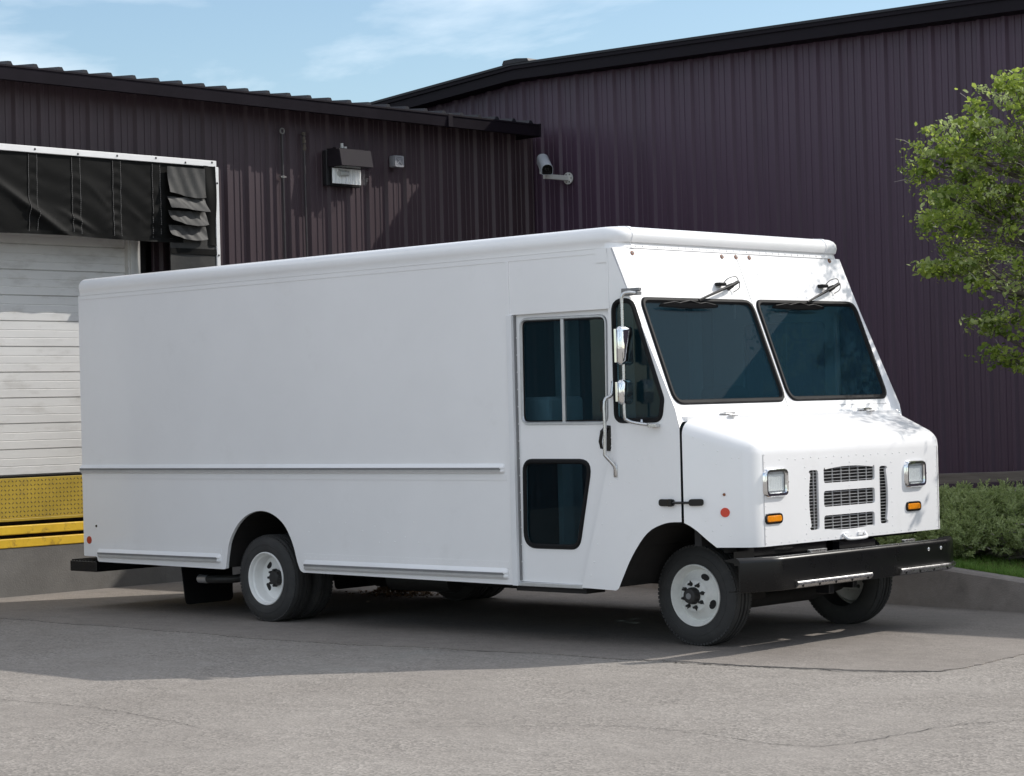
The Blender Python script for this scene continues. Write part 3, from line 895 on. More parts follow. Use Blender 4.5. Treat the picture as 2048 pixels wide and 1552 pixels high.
bm = bmesh.new(); box(bm, -8.43, -8.35, 8.05, 8.15, 4.666, 4.69); box(bm, -8.45, -8.435, 8.04, 8.13, 4.667, 4.76); mk('bracket', bm, 'cam_arm', sc_)
ax = Vector((0.74, -0.60, -0.44)).normalized()
u_ = ax.cross(Vector((0, 0, 1))).normalized(); v_ = u_.cross(ax)
cc = end + Vector((-0.03, 0.02, 0.115))
bm = bmesh.new()
prof = []
for i in range(13):
    an = pi * i / 12; prof.append((0.072 * cos(an), 0.012 + 0.060 * sin(an)))
prof += [(-0.070, -0.055), (-0.050, -0.066), (0.050, -0.066), (0.070, -0.055)]
A = [bm.verts.new(cc - ax * 0.22 + u_ * p[0] + v_ * p[1]) for p in prof]
B = [bm.verts.new(cc + ax * 0.20 + u_ * p[0] + v_ * p[1]) for p in prof]
n = len(prof)
for i in range(n): bm.faces.new((A[i], A[(i + 1) % n], B[(i + 1) % n], B[i]))
bm.faces.new(A[::-1])
C_ = [bm.verts.new(cc + ax * 0.20 + u_ * p[0] * 0.93 + v_ * (p[1] * 0.93)) for p in prof]
for i in range(n): bm.faces.new((B[i], B[(i + 1) % n], C_[(i + 1) % n], C_[i]))
body = mk('camera_body', bm, 'cam_grey', sc_, 35)
bm = bmesh.new()
A = [bm.verts.new(cc + ax * 0.20 + u_ * p[0] * 0.93 + v_ * (p[1] * 0.93)) for p in prof]
B = [bm.verts.new(cc + ax * 0.155 + u_ * p[0] * 0.9 + v_ * (p[1] * 0.9)) for p in prof]
for i in range(n): bm.faces.new((A[i], A[(i + 1) % n], B[(i + 1) % n], B[i]))
bm.faces.new(B)
mk('front_window', bm, 'black', body)
bm = bmesh.new(); cyl(bm, cc + ax * 0.156, cc + ax * 0.175, 0.028, 0.024, 14); mk('lens', bm, 'clear', body)

# wooden rail behind the shrubs
fn = thing('wooden_fence', 'weathered grey wooden rail fence behind the green shrubs', 'fence', (-1.5, 7.3, 0.3))
bm = bmesh.new()
rr = random.Random(4)
nseg = 30
rows = []
for i in range(nseg + 1):
    x = -4.4 + i * 0.31
    zc = 0.925 + 0.038 * (x + 2.36); yv = 7.36 + 0.03 * sin(x * 1.7) + rr.uniform(-0.004, 0.004)
    rows.append([bm.verts.new((x, yv + dy, zc + dz + rr.uniform(-0.004, 0.004))) for dy, dz in ((-0.03, -0.05), (-0.03, 0.05), (0.03, 0.055), (0.03, -0.05))])
for A, B in zip(rows, rows[1:]):
    for k in range(4): bm.faces.new((A[k], A[(k + 1) % 4], B[(k + 1) % 4], B[k]))
bm.faces.new(rows[0]); bm.faces.new(rows[-1][::-1])
mk('rail', bm, 'wood', fn)
for x in (-4.2, -0.6, 2.9):
    bm = bmesh.new(); zc = 0.925 + 0.038 * (x + 2.36); box(bm, x - 0.06, x + 0.06, 7.392, 7.50, -0.1, zc + 0.09, 0.01); mk('post', bm, 'wood', fn)

# ------------------------------------------------------------------ the van
W = 2.82
VC = W / 2
van = thing('step_van', 'white step van with black front bumper parked in front of the warehouses', 'van', (-3.0, VC, 0))
def far(p): return Vector((p.x, W - p.y, p.z))
rivets = bmesh.new()
NEARN = Vector((0, -1, 0))

# cargo body: side sheets with wheel arches
arch = smoothpts([(-4.843, 0.447), (-4.824, 0.555), (-4.781, 0.691), (-4.675, 0.825), (-4.538, 0.912), (-4.372, 0.947), (-4.21, 0.920), (-4.065, 0.833), (-3.965, 0.688), (-3.905, 0.523), (-3.872, 0.461), (-3.835, 0.442)], 4)
side = [(-6.905, 2.905), (-6.905, 0.51), (-6.895, 0.50), (-6.72, 0.50), (-6.705, 0.49), (-6.695, 0.462), (-6.68, 0.452), (-4.90, 0.437), (-4.865, 0.438)] + arch + [(-1.45, 0.424), (-1.425, 0.424), (-1.425, 2.905)]
bm = bmesh.new()
plate(bm, side, [], 0.03, lambda u, v, w: near(u, v, w))
plate(bm, side, [], 0.03, lambda u, v, w: far(near(u, v, w)))
box(bm, -6.90, -6.87, 0.03, W - 0.03, 0.50, 2.905)
cargo = mk('cargo_body', bm, 'white', van, 30)
# panel seams and joints: raised cover strips
bm = bmesh.new()
box(bm, -6.90, -0.46, -0.0035, 0.0, 2.868, 2.905)
box(bm, -1.432, -1.395, -0.008, 0.002, 2.463, 2.868)
box(bm, -0.52, -0.41, -0.006, -0.0035, 2.80, 2.905)
box(bm, -0.418, -0.400, -0.004, 0.0, 2.463, 2.868)
mk('seam_strip', bm, 'white', van)
bm = bmesh.new(); box(bm, -1.425, -1.372, -0.016, 0.05, 0.42, 2.463, 0.004); mk('door_post', bm, 'white_trim', van)
bm = bmesh.new(); box(bm, -1.372, -1.362, 0.012, 0.05, 0.46, 2.455); mk('door_seal', bm, 'rail_grey', van)

# rub rails: D-section with rounded ends and grey inserts
def rub_rail(x0, x1, z0, z1, flat0, name, r0=True, r1=True, ins=True):
    h = z1 - z0; d = 0.028
    bm = bmesh.new()
    P = [(0.0, z1 + 0.004), (-0.004, z1 + 0.003), (-d * 0.75, z1 - h * 0.20), (-d, z1 - h * 0.32), (-d, z1 - h * 0.42), (-d * 0.72, z1 - h * 0.5), (-d * 0.72, z1 - h * 0.6), (-d * 0.85, z1 - h * 0.66), (-d * 0.8, z0 + h * 0.2), (-0.005, z0), (0.0, z0)]
    st = []
    if r0: st += [(x0 + 0.03 * (1 - cos(a)) , sin(a)) for a in (0.25, 0.7, 1.1, pi / 2)]
    else: st += [(x0, 1)]
    if r1: st += [(x1 - 0.03 * (1 - cos(a)), sin(a)) for a in (pi / 2, 1.1, 0.7, 0.25)]
    else: st += [(x1, 1)]
    zc = (z0 + z1) / 2
    rows = [[bm.verts.new((x, y * f, zc + (z - zc) * (0.55 + 0.45 * f))) for y, z in P] for x, f in st]
    for A, B in zip(rows, rows[1:]):
        for k in range(len(P) - 1): bm.faces.new((A[k], A[k + 1], B[k + 1], B[k]))
    bm.faces.new(rows[0]); bm.faces.new(rows[-1][::-1])
    o = mk(name, bm, 'white', van, 30)
    if ins:
        bm = bmesh.new()
        box(bm, x0 + (0.03 if r0 else 0.0), x1 - 0.035, -d * 1.08, -d * 0.5, z1 - h * 0.56, z1 - h * 0.36)
        mk('rail_insert', bm, 'rail_grey', o)
        bm = bmesh.new(); box(bm, x0 + (0.03 if r0 else 0.0), x1 - 0.035, -d * 0.98, -d * 0.5, z1 - h * 0.80, z1 - h * 0.565); mk('rail_insert', bm, 'rail_pale', o)
    return o
rub_rail(-6.905, -1.485, 1.262, 1.338, 0, 'belt_rail', False, True)
rub_rail(-6.69, -4.905, 0.488, 0.568, 0, 'skirt_rail')
rub_rail(-3.825, -1.475, 0.462, 0.545, 0, 'skirt_rail')
bm = bmesh.new()
box(bm, -6.905, -1.47, -0.0035, 0.0, 1.215, 1.2625)
box(bm, -3.82, -1.46, -0.0025, 0.0, 0.5455, 0.60); box(bm, -6.69, -4.90, -0.0025, 0.0, 0.5685, 0.615)
mk('seam_strip', bm, 'white', van)

# roof with rolled cap
def rloop(x0, x1, y0, y1, rf, rr_, seg=7):
    pts = []
    for cx, cy, r, a0 in ((x1 - rf, y0 + rf, rf, -90), (x1 - rf, y1 - rf, rf, 0), (x0 + rr_, y1 - rr_, rr_, 90), (x0 + rr_, y0 + rr_, rr_, 180)):
        for k in range(seg + 1):
            a = radians(a0 + 90 * k / seg); pts.append((cx, cy, cos(a), sin(a), r))
    return pts
LP = rloop(-6.905, -0.322, 0.0, W, 0.15, 0.05)
side_p = [(-0.002, 2.9055), (0.0065, 2.9055), (0.0065, 2.945), (0.010, 2.952), (0.014, 2.975), (0.012, 3.005), (0.002, 3.030), (-0.018, 3.050), (-0.05, 3.062), (-0.12, 3.066)]
front_p = [(-0.02, 2.9055), (0.004, 2.9055), (-0.011, 2.944), (0.008, 2.950), (0.013, 2.965), (0.020, 2.990), (0.014, 3.020), (-0.006, 3.045), (-0.04, 3.062), (-0.12, 3.068)]
bm = bmesh.new()
rings = []
for cx, cy, nx, ny, r in LP:
    f = max(0, nx); f = f * f * (3 - 2 * f)
    ring = []
    for (oa, za), (ob, zb) in zip(side_p, front_p):
        o = lerp(oa, ob, f); zz = lerp(za, zb, f)
        rr_ = r + o
        if rr_ < 0.004: rr_ = 0.004
        extra = (r + o) - rr_
        ring.append(bm.verts.new((cx + nx * rr_ + (extra * (1 if nx > 0.5 else (-1 if nx < -0.5 else 0))), cy + ny * rr_ + extra * (1 if ny > 0.5 else (-1 if ny < -0.5 else 0)), zz)))
    rings.append(ring)
n = len(rings)
for i in range(n):
    A, B = rings[i], rings[(i + 1) % n]
    for k in range(len(A) - 1): bm.faces.new((A[k], B[k], B[k + 1], A[k + 1]))
bm.faces.new([r[-1] for r in rings])
roof = mk('roof', bm, 'white', van, 38)
# joint bands on the front roll
def front_band(y0, y1, name, lift):
    bm = bmesh.new()
    R = []
    for y in (y0, y1):
        R.append([bm.verts.new((-0.322 + o + (lift if k > 0 else 0) - (0.06 if k == 0 else 0), y, zz + (lift if k > 5 else 0) - (0.002 if k == 0 else 0))) for k, (o, zz) in enumerate(front_p)])
    for k in range(len(front_p) - 1): bm.faces.new((R[0][k], R[1][k], R[1][k + 1], R[0][k + 1]))
    for r in R: bm.faces.new(r)
    return mk(name, bm, 'white', van, 40)
front_band(0.165, 0.205, 'cap_joint', 0.004); front_band(W - 0.245, W - 0.205, 'cap_joint', 0.004)
for i in range(29):
    y = 0.22 + i * 0.083
    dome(rivets, (-0.322, y, 2.921), (1, 0, 0.39), 0.008)

# cab shell
def ws(u, v, w=0.0):  # slanted front plane: u along Y, v = height, w outward
    return Vector((0.811 - 0.391 * v + w * 0.9313, u, v + w * 0.3642))
WSN = Vector((0.9313, 0, 0.3642))
P = [(-1.42, 2.905), (0.811 - 0.391 * 2.905, 2.905), (0.811 - 0.391 * 1.69, 1.69), (0.225, 1.632), (0.222, 0.925)]
P += smoothpts([(0.222, 0.925), (0.07, 0.913), (-0.095, 0.842), (-0.24, 0.677), (-0.344, 0.50), (-0.378, 0.438), (-0.405, 0.420)], 4)[1:]
P += [(-0.735, 0.428), (-0.43, 1.40), (-0.415, 1.46), (-0.413, 2.463), (-1.42, 2.463)]
bm = bmesh.new()
va = [bm.verts.new((x, 0, z)) for x, z in P]; vb = [bm.verts.new((x, W, z)) for x, z in P]
fa = bm.faces.new(va); fb = bm.faces.new(vb[::-1])
for i in range(len(P)):
    j = (i + 1) % len(P)
    if (P[i][1] < 1.0 and P[j][1] < 1.0) or i >= len(P) - 5 or (i == 3): continue
    bm.faces.new((va[i], vb[i], vb[j], va[j]))
pe = [e for e in bm.edges if {e.verts[0], e.verts[1]} in ({va[1], va[2]}, {vb[1], vb[2]}, {va[2], va[3]}, {vb[2], vb[3]})]
bmesh.ops.bevel(bm, geom=pe, offset=0.05, segments=5, affect='EDGES', profile=0.5)
bm.normal_update()
qw = rpoly([(-0.382, 1.627), (0.072, 1.627), (0.098, 1.80), (-0.178, 2.535), (-0.382, 2.535)], [0.085, 0.09, 0.10, 0.12, 0.115], 6)
wsn = rpoly([(0.068, 1.748), (1.405, 1.752), (1.405, 2.545), (0.068, 2.542)], [0.11, 0.09, 0.11, 0.09], 6)
wsf = rpoly([(1.434, 1.756), (2.772, 1.758), (2.772, 2.556), (1.434, 2.548)], [0.11, 0.09, 0.11, 0.09], 6)
bm.faces.ensure_lookup_table()
big = sorted(bm.faces, key=lambda f: -f.calc_area())
fn_near = max((f for f in bm.faces if all(abs(v.co.y) < 1e-5 for v in f.verts)), key=lambda f: f.calc_area())
fn_far = max((f for f in bm.faces if all(abs(v.co.y - W) < 1e-5 for v in f.verts)), key=lambda f: f.calc_area())
fn_ws = max((f for f in bm.faces if all(abs((v.co.x - 0.811 + 0.391 * v.co.z)) < 1e-4 for v in f.verts)), key=lambda f: f.calc_area())
pierce(bm, fn_near, [inset(qw, 0.018)], lambda c: (c.x, c.z), lambda u, v: Vector((u, 0, v)), 0.03, Vector((0, 1, 0)))
pierce(bm, fn_far, [inset(qw, 0.018)], lambda c: (c.x, c.z), lambda u, v: Vector((u, W, v)), 0.03, Vector((0, -1, 0)))
pierce(bm, fn_ws, [inset(wsn, 0.018), inset(wsf, 0.018)], lambda c: (c.y, c.z), lambda u, v: ws(u, v), 0.03, -WSN)
cab = mk('cab', bm, 'white', van, 32)

def gasket(loop, wid, mp3, name, t=0.016, mt='rubber', parent=van, w0=-0.004):
    bm = bmesh.new()
    o, i_ = loop, inset(loop, wid)
    m1, m2 = inset(loop, wid * 0.28), inset(loop, wid * 0.72)
    L_ = [[bm.verts.new(mp3(p[0], p[1], h)) for p in lp] for lp, h in ((o, w0), (m1, t), (m2, t), (i_, w0))]
    n = len(o)
    for A, B in zip(L_, L_[1:]):
        for k in range(n): bm.faces.new((A[k], A[(k + 1) % n], B[(k + 1) % n], B[k]))
    return mk(name, bm, mt, parent, 50)
def pane(loop, mp3, w, name, parent, mt='glass'):
    bm = bmesh.new(); plate(bm, loop, [], 0.005, mp3, w)
    return mk(name, bm, mt, parent)
outn = lambda u, v, w: Vector((u, -w, v))
outf = lambda u, v, w: Vector((u, W + w, v))
for lp in (wsn, wsf):
    g = gasket(lp, 0.042, ws, 'windscreen_seal')
    pane(inset(lp, 0.022), ws, -0.012, 'windscreen', g)
for m3 in (outn, outf):
    g = gasket(qw, 0.040, m3, 'quarter_window_seal')
    pane(inset(qw, 0.022), m3, -0.012, 'quarter_window', g, 'glass_side')
bm = bmesh.new()
plate(bm, [(1.401, 1.70), (1.4035, 1.70), (1.4035, 2.90), (1.401, 2.90)], [], 0.002, ws)
for zz, ya, yb in ((1.722, 0.10, 2.73),):
    plate(bm, [(ya, zz), (yb, zz), (yb, zz + 0.002), (ya, zz + 0.002)], [], 0.0015, ws)
mk('panel_gap', bm, 'rail_grey', van)
for i in range(23):
    dome(rivets, ws(0.12 + i * 0.119, 2.575), WSN, 0.007)
    dome(rivets, ws(0.14 + i * 0.117, 1.731), WSN, 0.006)
for zz in (2.85, 2.76, 2.66, 2.62):
    dome(rivets, ws(1.425, zz), WSN, 0.007)
for y in (1.601, 1.698):
    dome(rivets, ws(y, 2.75), WSN, 0.009)

# sliding doors, one each side
def sliding_door(m3, near_side):
    ol = [(-1.40, 2.47), (-1.415, 0.452), (-0.70, 0.448), (-0.38, 1.42), (-0.38, 2.47)]
    uw = rpoly([(-1.335, 1.628), (-0.462, 1.622), (-0.448, 2.428), (-1.328, 2.440)], 0.075, 5)
    lw = rpoly([(-1.342, 0.70), (-0.772, 0.70), (-0.622, 1.375), (-1.332, 1.378)], [0.13, 0.11, 0.11, 0.10], 6)
    bm = bmesh.new()
    plate(bm, ol, [inset(uw, 0.02), inset(lw, 0.02)], 0.03, m3, -0.062)
    d = mk('sliding_door', bm, 'white', van)
    m2 = lambda u, v, w: m3(u, v, w - 0.032)
    gasket(uw, 0.026, m2, 'window_frame', 0.012, 'alu', d, -0.002)
    iu = inset(uw, 0.024)
    bm = bmesh.new(); plate(bm, iu, [inset(iu, 0.012)], 0.006, m2, -0.010); mk('window_seal', bm, 'rubber', d)
    pane(inset(uw, 0.02), m2, -0.018, 'window_pane', d, 'glass_side')
    bm = bmesh.new(); plate(bm, [(-0.912, 1.645), (-0.882, 1.645), (-0.878, 2.42), (-0.908, 2.42)], [], 0.014, m2, -0.010); mk('mullion', bm, 'alu', d)
    gasket(lw, 0.040, m2, 'lower_window_seal', 0.014, 'rubber', d, -0.002)
    pane(inset(lw, 0.022), m2, -0.018, 'lower_window', d, 'glass_low')
    bm = bmesh.new(); plate(bm, [(-0.53, 1.715), (-0.505, 1.715), (-0.505, 1.80), (-0.53, 1.80)], [], 0.022, m2, -0.008); mk('window_latch', bm, 'black', d)
    if near_side:
        bm = bmesh.new()
        tube(bm, [m2(-0.455, 1.60, 0.0), m2(-0.47, 1.605, 0.02), m2(-0.50, 1.575, 0.035), m2(-0.518, 1.50, 0.035), m2(-0.512, 1.455, 0.03), m2(-0.49, 1.45, 0.005)], [0.012, 0.014, 0.013, 0.013, 0.012, 0.010], 8)
        plate(bm, rpoly([(-0.495, 1.43), (-0.435, 1.43), (-0.425, 1.50), (-0.43, 1.61), (-0.475, 1.62), (-0.495, 1.56)], 0.015, 3), [], 0.010, m2, 0.0)
        mk('handle', bm, 'black', d, 50)
    return d
sd = sliding_door(outn, True)
sliding_door(outf, False)
for i in range(14):
    dome(rivets, (-1.36, 0.028, 0.6 + i * 0.13), NEARN, 0.006)
bm = bmesh.new()
box(bm, -1.425, -0.735, 0.005, 0.22, 0.418, 0.449, 0.004); mk('door_sill', bm, 'alu', van)
bm = bmesh.new(); box(bm, -1.425, -0.72, 0.03, 0.24, 0.38, 0.418); mk('step_well', bm, 'under', van)
# grab bar beside the door
bm = bmesh.new()
gb = smoothpts([(-0.385, 0.0, 1.925), (-0.385, -0.012, 1.85), (-0.392, -0.03, 1.825), (-0.418, -0.06, 1.79), (-0.418, -0.062, 1.60), (-0.425, -0.062, 1.42), (-0.420, -0.058, 1.395), (-0.385, -0.02, 1.335), (-0.378, -0.01, 1.31), (-0.378, 0.0, 1.255)], 3)
tube(bm, gb, 0.013, 8)
box(bm, -0.398, -0.366, -0.008, 0.0, 1.85, 1.94, 0.003); box(bm, -0.395, -0.362, -0.008, 0.0, 1.24, 1.33, 0.003)
mk('grab_bar', bm, 'steel', van, 50)
for (x, zz) in [(-0.395 - 0.31 * (1.40 - z_) / 0.98 + 0.03, z_) for z_ in (1.35, 1.20, 1.05, 0.90, 0.75, 0.62, 0.52)]:
    dome(rivets, (x, 0, zz), NEARN, 0.007)
for i in range(9):
    dome(rivets, (-0.38 + 0.01, 0, 2.42 - i * 0.1), NEARN, 0.005) if i % 2 == 0 else None
rr = random.Random(12)
for _ in range(16):
    dome(rivets, (rr.uniform(-0.45, 0.15), 0, rr.uniform(0.95, 1.58)), NEARN, 0.006)
for x, zz in ((-3.3, 0.86), (-3.1, 0.8), (-2.95, 0.84), (-2.8, 0.79), (-2.72, 0.72), (-2.6, 0.76), (-2.9, 0.71), (-3.2, 0.95), (-2.5, 0.88), (-3.62, 0.86), (-3.05, 0.98), (-2.65, 0.95), (-2.45, 0.72), (-3.75, 0.78)):
    dome(rivets, (x, 0, zz), NEARN, 0.007)
for i in range(28):
    dome(rivets, (-6.6 + i * 0.065 if i < 26 else -6.6, -0.0025, 0.592), NEARN, 0.004)
for i in range(36):
    dome(rivets, (-3.8 + i * 0.065, -0.0025, 0.572), NEARN, 0.004)

# hood: tapered block with rounded upper and front edges, arch in its sides
HX = 0.657
NY0, NY1 = 0.012, 0.302        # near side rear/front
FY0, FY1 = W - 0.012, 2.70
def hood_side_y(x, nearside=True):
    t = (x - 0.235) / (HX - 0.235)
    return lerp(NY0, NY1, t) if nearside else lerp(FY0, FY1, t)
sp = [(0.235, 1.645), (HX, 1.478), (HX, 0.737), (0.42, 0.741)]
sp += [(0.366, 0.796), (0.309, 0.860), (0.270, 0.895), (0.235, 0.918)]
bm = bmesh.new()
va = [bm.verts.new((x, hood_side_y(x), z)) for x, z in sp]
vb = [bm.verts.new((x, hood_side_y(x, False), z)) for x, z in sp]
bm.faces.new(va); bm.faces.new(vb[::-1])
bm.faces.new((va[0], vb[0], vb[1], va[1])); ff = bm.faces.new((va[1], vb[1], vb[2], va[2]))
def eb(a, b): return [e for e in bm.edges if {e.verts[0], e.verts[1]} == {a, b}][0]
bmesh.ops.bevel(bm, geom=[eb(va[0], va[1]), eb(vb[0], vb[1]), eb(va[1], vb[1]), eb(va[1], va[2]), eb(vb[1], vb[2])], offset=0.10, segments=8, affect='EDGES', profile=0.5)
bm.normal_update()
ff = max((f for f in bm.faces if all(abs(v.co.x - HX) < 1e-4 for v in f.verts)), key=lambda f: f.calc_area())
ar = 0.02
def slot(y0, y1, z0, z1, bt=0.0, bb=0.0, bl=0.0, br=0.0, r=0.025):
    pts = [(y0, z0), (y1, z0), (y1, z1), (y0, z1)]
    base = rpoly(pts, r, 3)
    cy, cz = (y0 + y1) / 2, (z0 + z1) / 2; hy, hz = (y1 - y0) / 2, (z1 - z0) / 2
    # add mid points to arch the long edges
    q = []
    n = len(base)
    for i in range(n):
        a, b = base[i], base[(i + 1) % n]
        q.append(a)
        d = sqrt((a[0] - b[0]) ** 2 + (a[1] - b[1]) ** 2)
        if d > 0.06:
            for k in range(1, 6): q.append((lerp(a[0], b[0], k / 6), lerp(a[1], b[1], k / 6)))
    res = []
    for y, z in q:
        fy, fz = (y - cy) / hy, (z - cz) / hz
        if fz > 0.98: z -= bt * fy * fy
        if fz < -0.98: z += bb * fy * fy
        if fy < -0.98: y += bl * fz * fz
        if fy > 0.98: y -= br * fz * fz
        res.append((y, z))
    return res
slots = [slot(1.112, 1.764, 1.155, 1.272, bt=0.020), slot(1.108, 1.760, 0.981, 1.098), slot(1.105, 1.750, 0.806, 0.919, bb=0.016),
         slot(0.925, 1.046, 0.822, 1.255, bl=0.030, r=0.03), slot(1.824, 1.935, 0.822, 1.255, br=0.030, r=0.03)]
pierce(bm, ff, slots, lambda c: (c.y, c.z), lambda u, v: Vector((HX, u, v)), 0.02, Vector((-1, 0, 0)))
hood = mk('hood', bm, 'white', van, 32)
bm = bmesh.new()
for i in range(3):
    y0, y1, z0, z1 = ((1.112, 1.764, 1.155, 1.272), (1.108, 1.760, 0.981, 1.098), (1.105, 1.750, 0.806, 0.919))[i]
    for k in range(5):
        zz = lerp(z0, z1, (k + 0.5) / 5); box(bm, HX - 0.017, HX - 0.009, y0 - 0.004, y1 + 0.004, zz - 0.0021, zz + 0.0021)
    for k in range(1, 6):
        y = lerp(y0, y1, k / 6 + 0.03); box(bm, HX - 0.021, HX - 0.011, y - 0.0018, y + 0.0018, z0 - 0.004, z1 + 0.004)
for y0, y1, ym in ((0.925, 1.046, 1.003), (1.824, 1.935, 1.845)):
    for k in range(18):
        zz = lerp(0.83, 1.247, (k + 0.5) / 18); box(bm, HX - 0.017, HX - 0.009, y0 - 0.003, y1 + 0.003, zz - 0.0019, zz + 0.0019)
    box(bm, HX - 0.021, HX - 0.011, ym - 0.0018, ym + 0.0018, 0.822, 1.255)
mk('grille_bars', bm, 'slat', hood)
bm = bmesh.new(); box(bm, HX - 0.11, HX - 0.09, 0.85, 2.0, 0.76, 1.30)
for i in range(18): box(bm, HX - 0.089, HX - 0.082, 0.9, 1.95, 0.80 + i * 0.026, 0.806 + i * 0.026)
mk('radiator', bm, 'radiator', hood)
bm = bmesh.new(); box(bm, 0.30, HX - 0.02, NY1 + 0.10, FY1 - 0.10, 1.36, 1.40); box(bm, 0.24, 0.30, 0.12, W - 0.12, 0.75, 1.55); mk('engine_bay', bm, 'black_matt', hood)
# seams: hood/cab gap shadow comes from the real gap; face seams as thin strips
bm = bmesh.new()
for y in (NY1 + 0.085, FY1 - 0.085):
    box(bm, HX, HX + 0.0016, y, y + 0.004, 0.745, 1.385)
mk('panel_gap', bm, 'rail_pale', hood)
FX = Vector((1, 0, 0))
for i in range(13):
    dome(rivets, (HX, NY1 + 0.102, 0.76 + i * 0.052), FX, 0.006); dome(rivets, (HX, FY1 - 0.103, 0.76 + i * 0.052), FX, 0.006)
for i in range(19):
    y = 0.58 + i * 0.095
    dome(rivets, (HX, y, 1.345 + 0.006 * sin(i * 2.1)), FX, 0.007); dome(rivets, (HX, y, 0.757), FX, 0.007)
for zz in (1.28, 1.20, 1.08, 0.98, 0.87, 0.80):
    dome(rivets, (HX, 0.885, zz), FX, 0.007); dome(rivets, (HX, 1.985, zz), FX, 0.007)
for y in (1.22, 1.44, 1.66):
    dome(rivets, (HX, y, 1.30), FX, 0.007)
dome(rivets, (HX, 1.43, 1.127), FX, 0.007); dome(rivets, (HX, 1.43, 0.95), FX, 0.007)
HSN = Vector((0.569, -0.822, 0)).normalized()
def hs(x, z, w=0.0): return Vector((x, hood_side_y(x), z)) + HSN * w
for x, zz in ((0.30, 1.52), (0.36, 1.47), (0.44, 1.42), (0.52, 1.37), (0.56, 1.37), (0.45, 0.9), (0.36, 0.93), (0.40, 0.86), (0.5, 0.82), (0.43, 1.33)):
    dome(rivets, hs(x, zz), HSN, 0.006)
# side marks
def disc(p, n, r, t, mt, name, parent, seg=24):
    bm = bmesh.new(); p = Vector(p); n = Vector(n)
    cyl(bm, p - n * 0.001, p + n * t, r, r * 0.94, seg); return mk(name, bm, mt, parent)
disc(hs(0.474, 0.987), HSN, 0.034, 0.006, 'red', 'side_reflector', hood)
disc(hs(0.471, 1.113), HSN, 0.011, 0.006, 'amber_dark', 'hole_disc', hood, 14)  # no lamp: small dark disc added in place of a hole in the panel
disc((-6.818, 0, 0.648), NEARN, 0.036, 0.006, 'red_dark', 'side_reflector', van)
disc((-6.704, 0, 0.779), NEARN, 0.012, 0.005, 'black', 'hole_disc', van, 14)  # no lamp: black disc added in place of a hole near the rear
# hood latch: rubber strap across the gap
bm = bmesh.new()
def hl(u, v, w): return Vector((u, -w, v))
plate(bm, rpoly([(0.03, 1.036), (0.165, 1.036), (0.165, 1.086), (0.03, 1.086)], 0.022, 4), [], 0.018, hl)
box(bm, 0.12, 0.155, -0.03, -0.016, 1.034, 1.088, 0.004)
mk('hood_latch', bm, 'black', van)
bm = bmesh.new()
vs = rpoly([(0.265, 1.038), (0.352, 1.038), (0.352, 1.086), (0.265, 1.086)], 0.018, 4)
plate(bm, vs, [], 0.02, lambda u, v, w: hs(u, v, w))
tube(bm, [(0.16, -0.02, 1.061), (0.235, -0.012, 1.061), hs(0.27, 1.061, 0.012)], 0.009, 8)
mk('latch_strap', bm, 'black', van)
# hood hinges on the cowl
for y in (0.59, 2.33):
    bm = bmesh.new(); box(bm, 0.17, 0.215, y - 0.06, y + 0.06, 1.678, 1.690, 0.003); cyl(bm, (0.215, y - 0.055, 1.685), (0.215, y + 0.055, 1.685), 0.010, seg=10)
    box(bm, 0.22, 0.262, y - 0.04, y + 0.04, 1.662, 1.672, 0.003)
    mk('hood_hinge', bm, 'steel', van)
bm = bmesh.new(); box(bm, 0.10, 0.235, 0.08, W - 0.08, 1.634, 1.668); mk('cowl', bm, 'white', van)
# hood pull
bm = bmesh.new()
tube(bm, smoothpts([(HX + 0.003, 1.33, 0.775), (HX + 0.025, 1.335, 0.750), (HX + 0.04, 1.365, 0.737), (HX + 0.04, 1.56, 0.737), (HX + 0.025, 1.595, 0.752), (HX + 0.003, 1.60, 0.775)], 3), 0.012, 8)
box(bm, HX, HX + 0.012, 1.36, 1.41, 0.755, 0.78); box(bm, HX, HX + 0.012, 1.52, 1.57, 0.755, 0.78)
mk('hood_pull', bm, 'white', hood, 50)

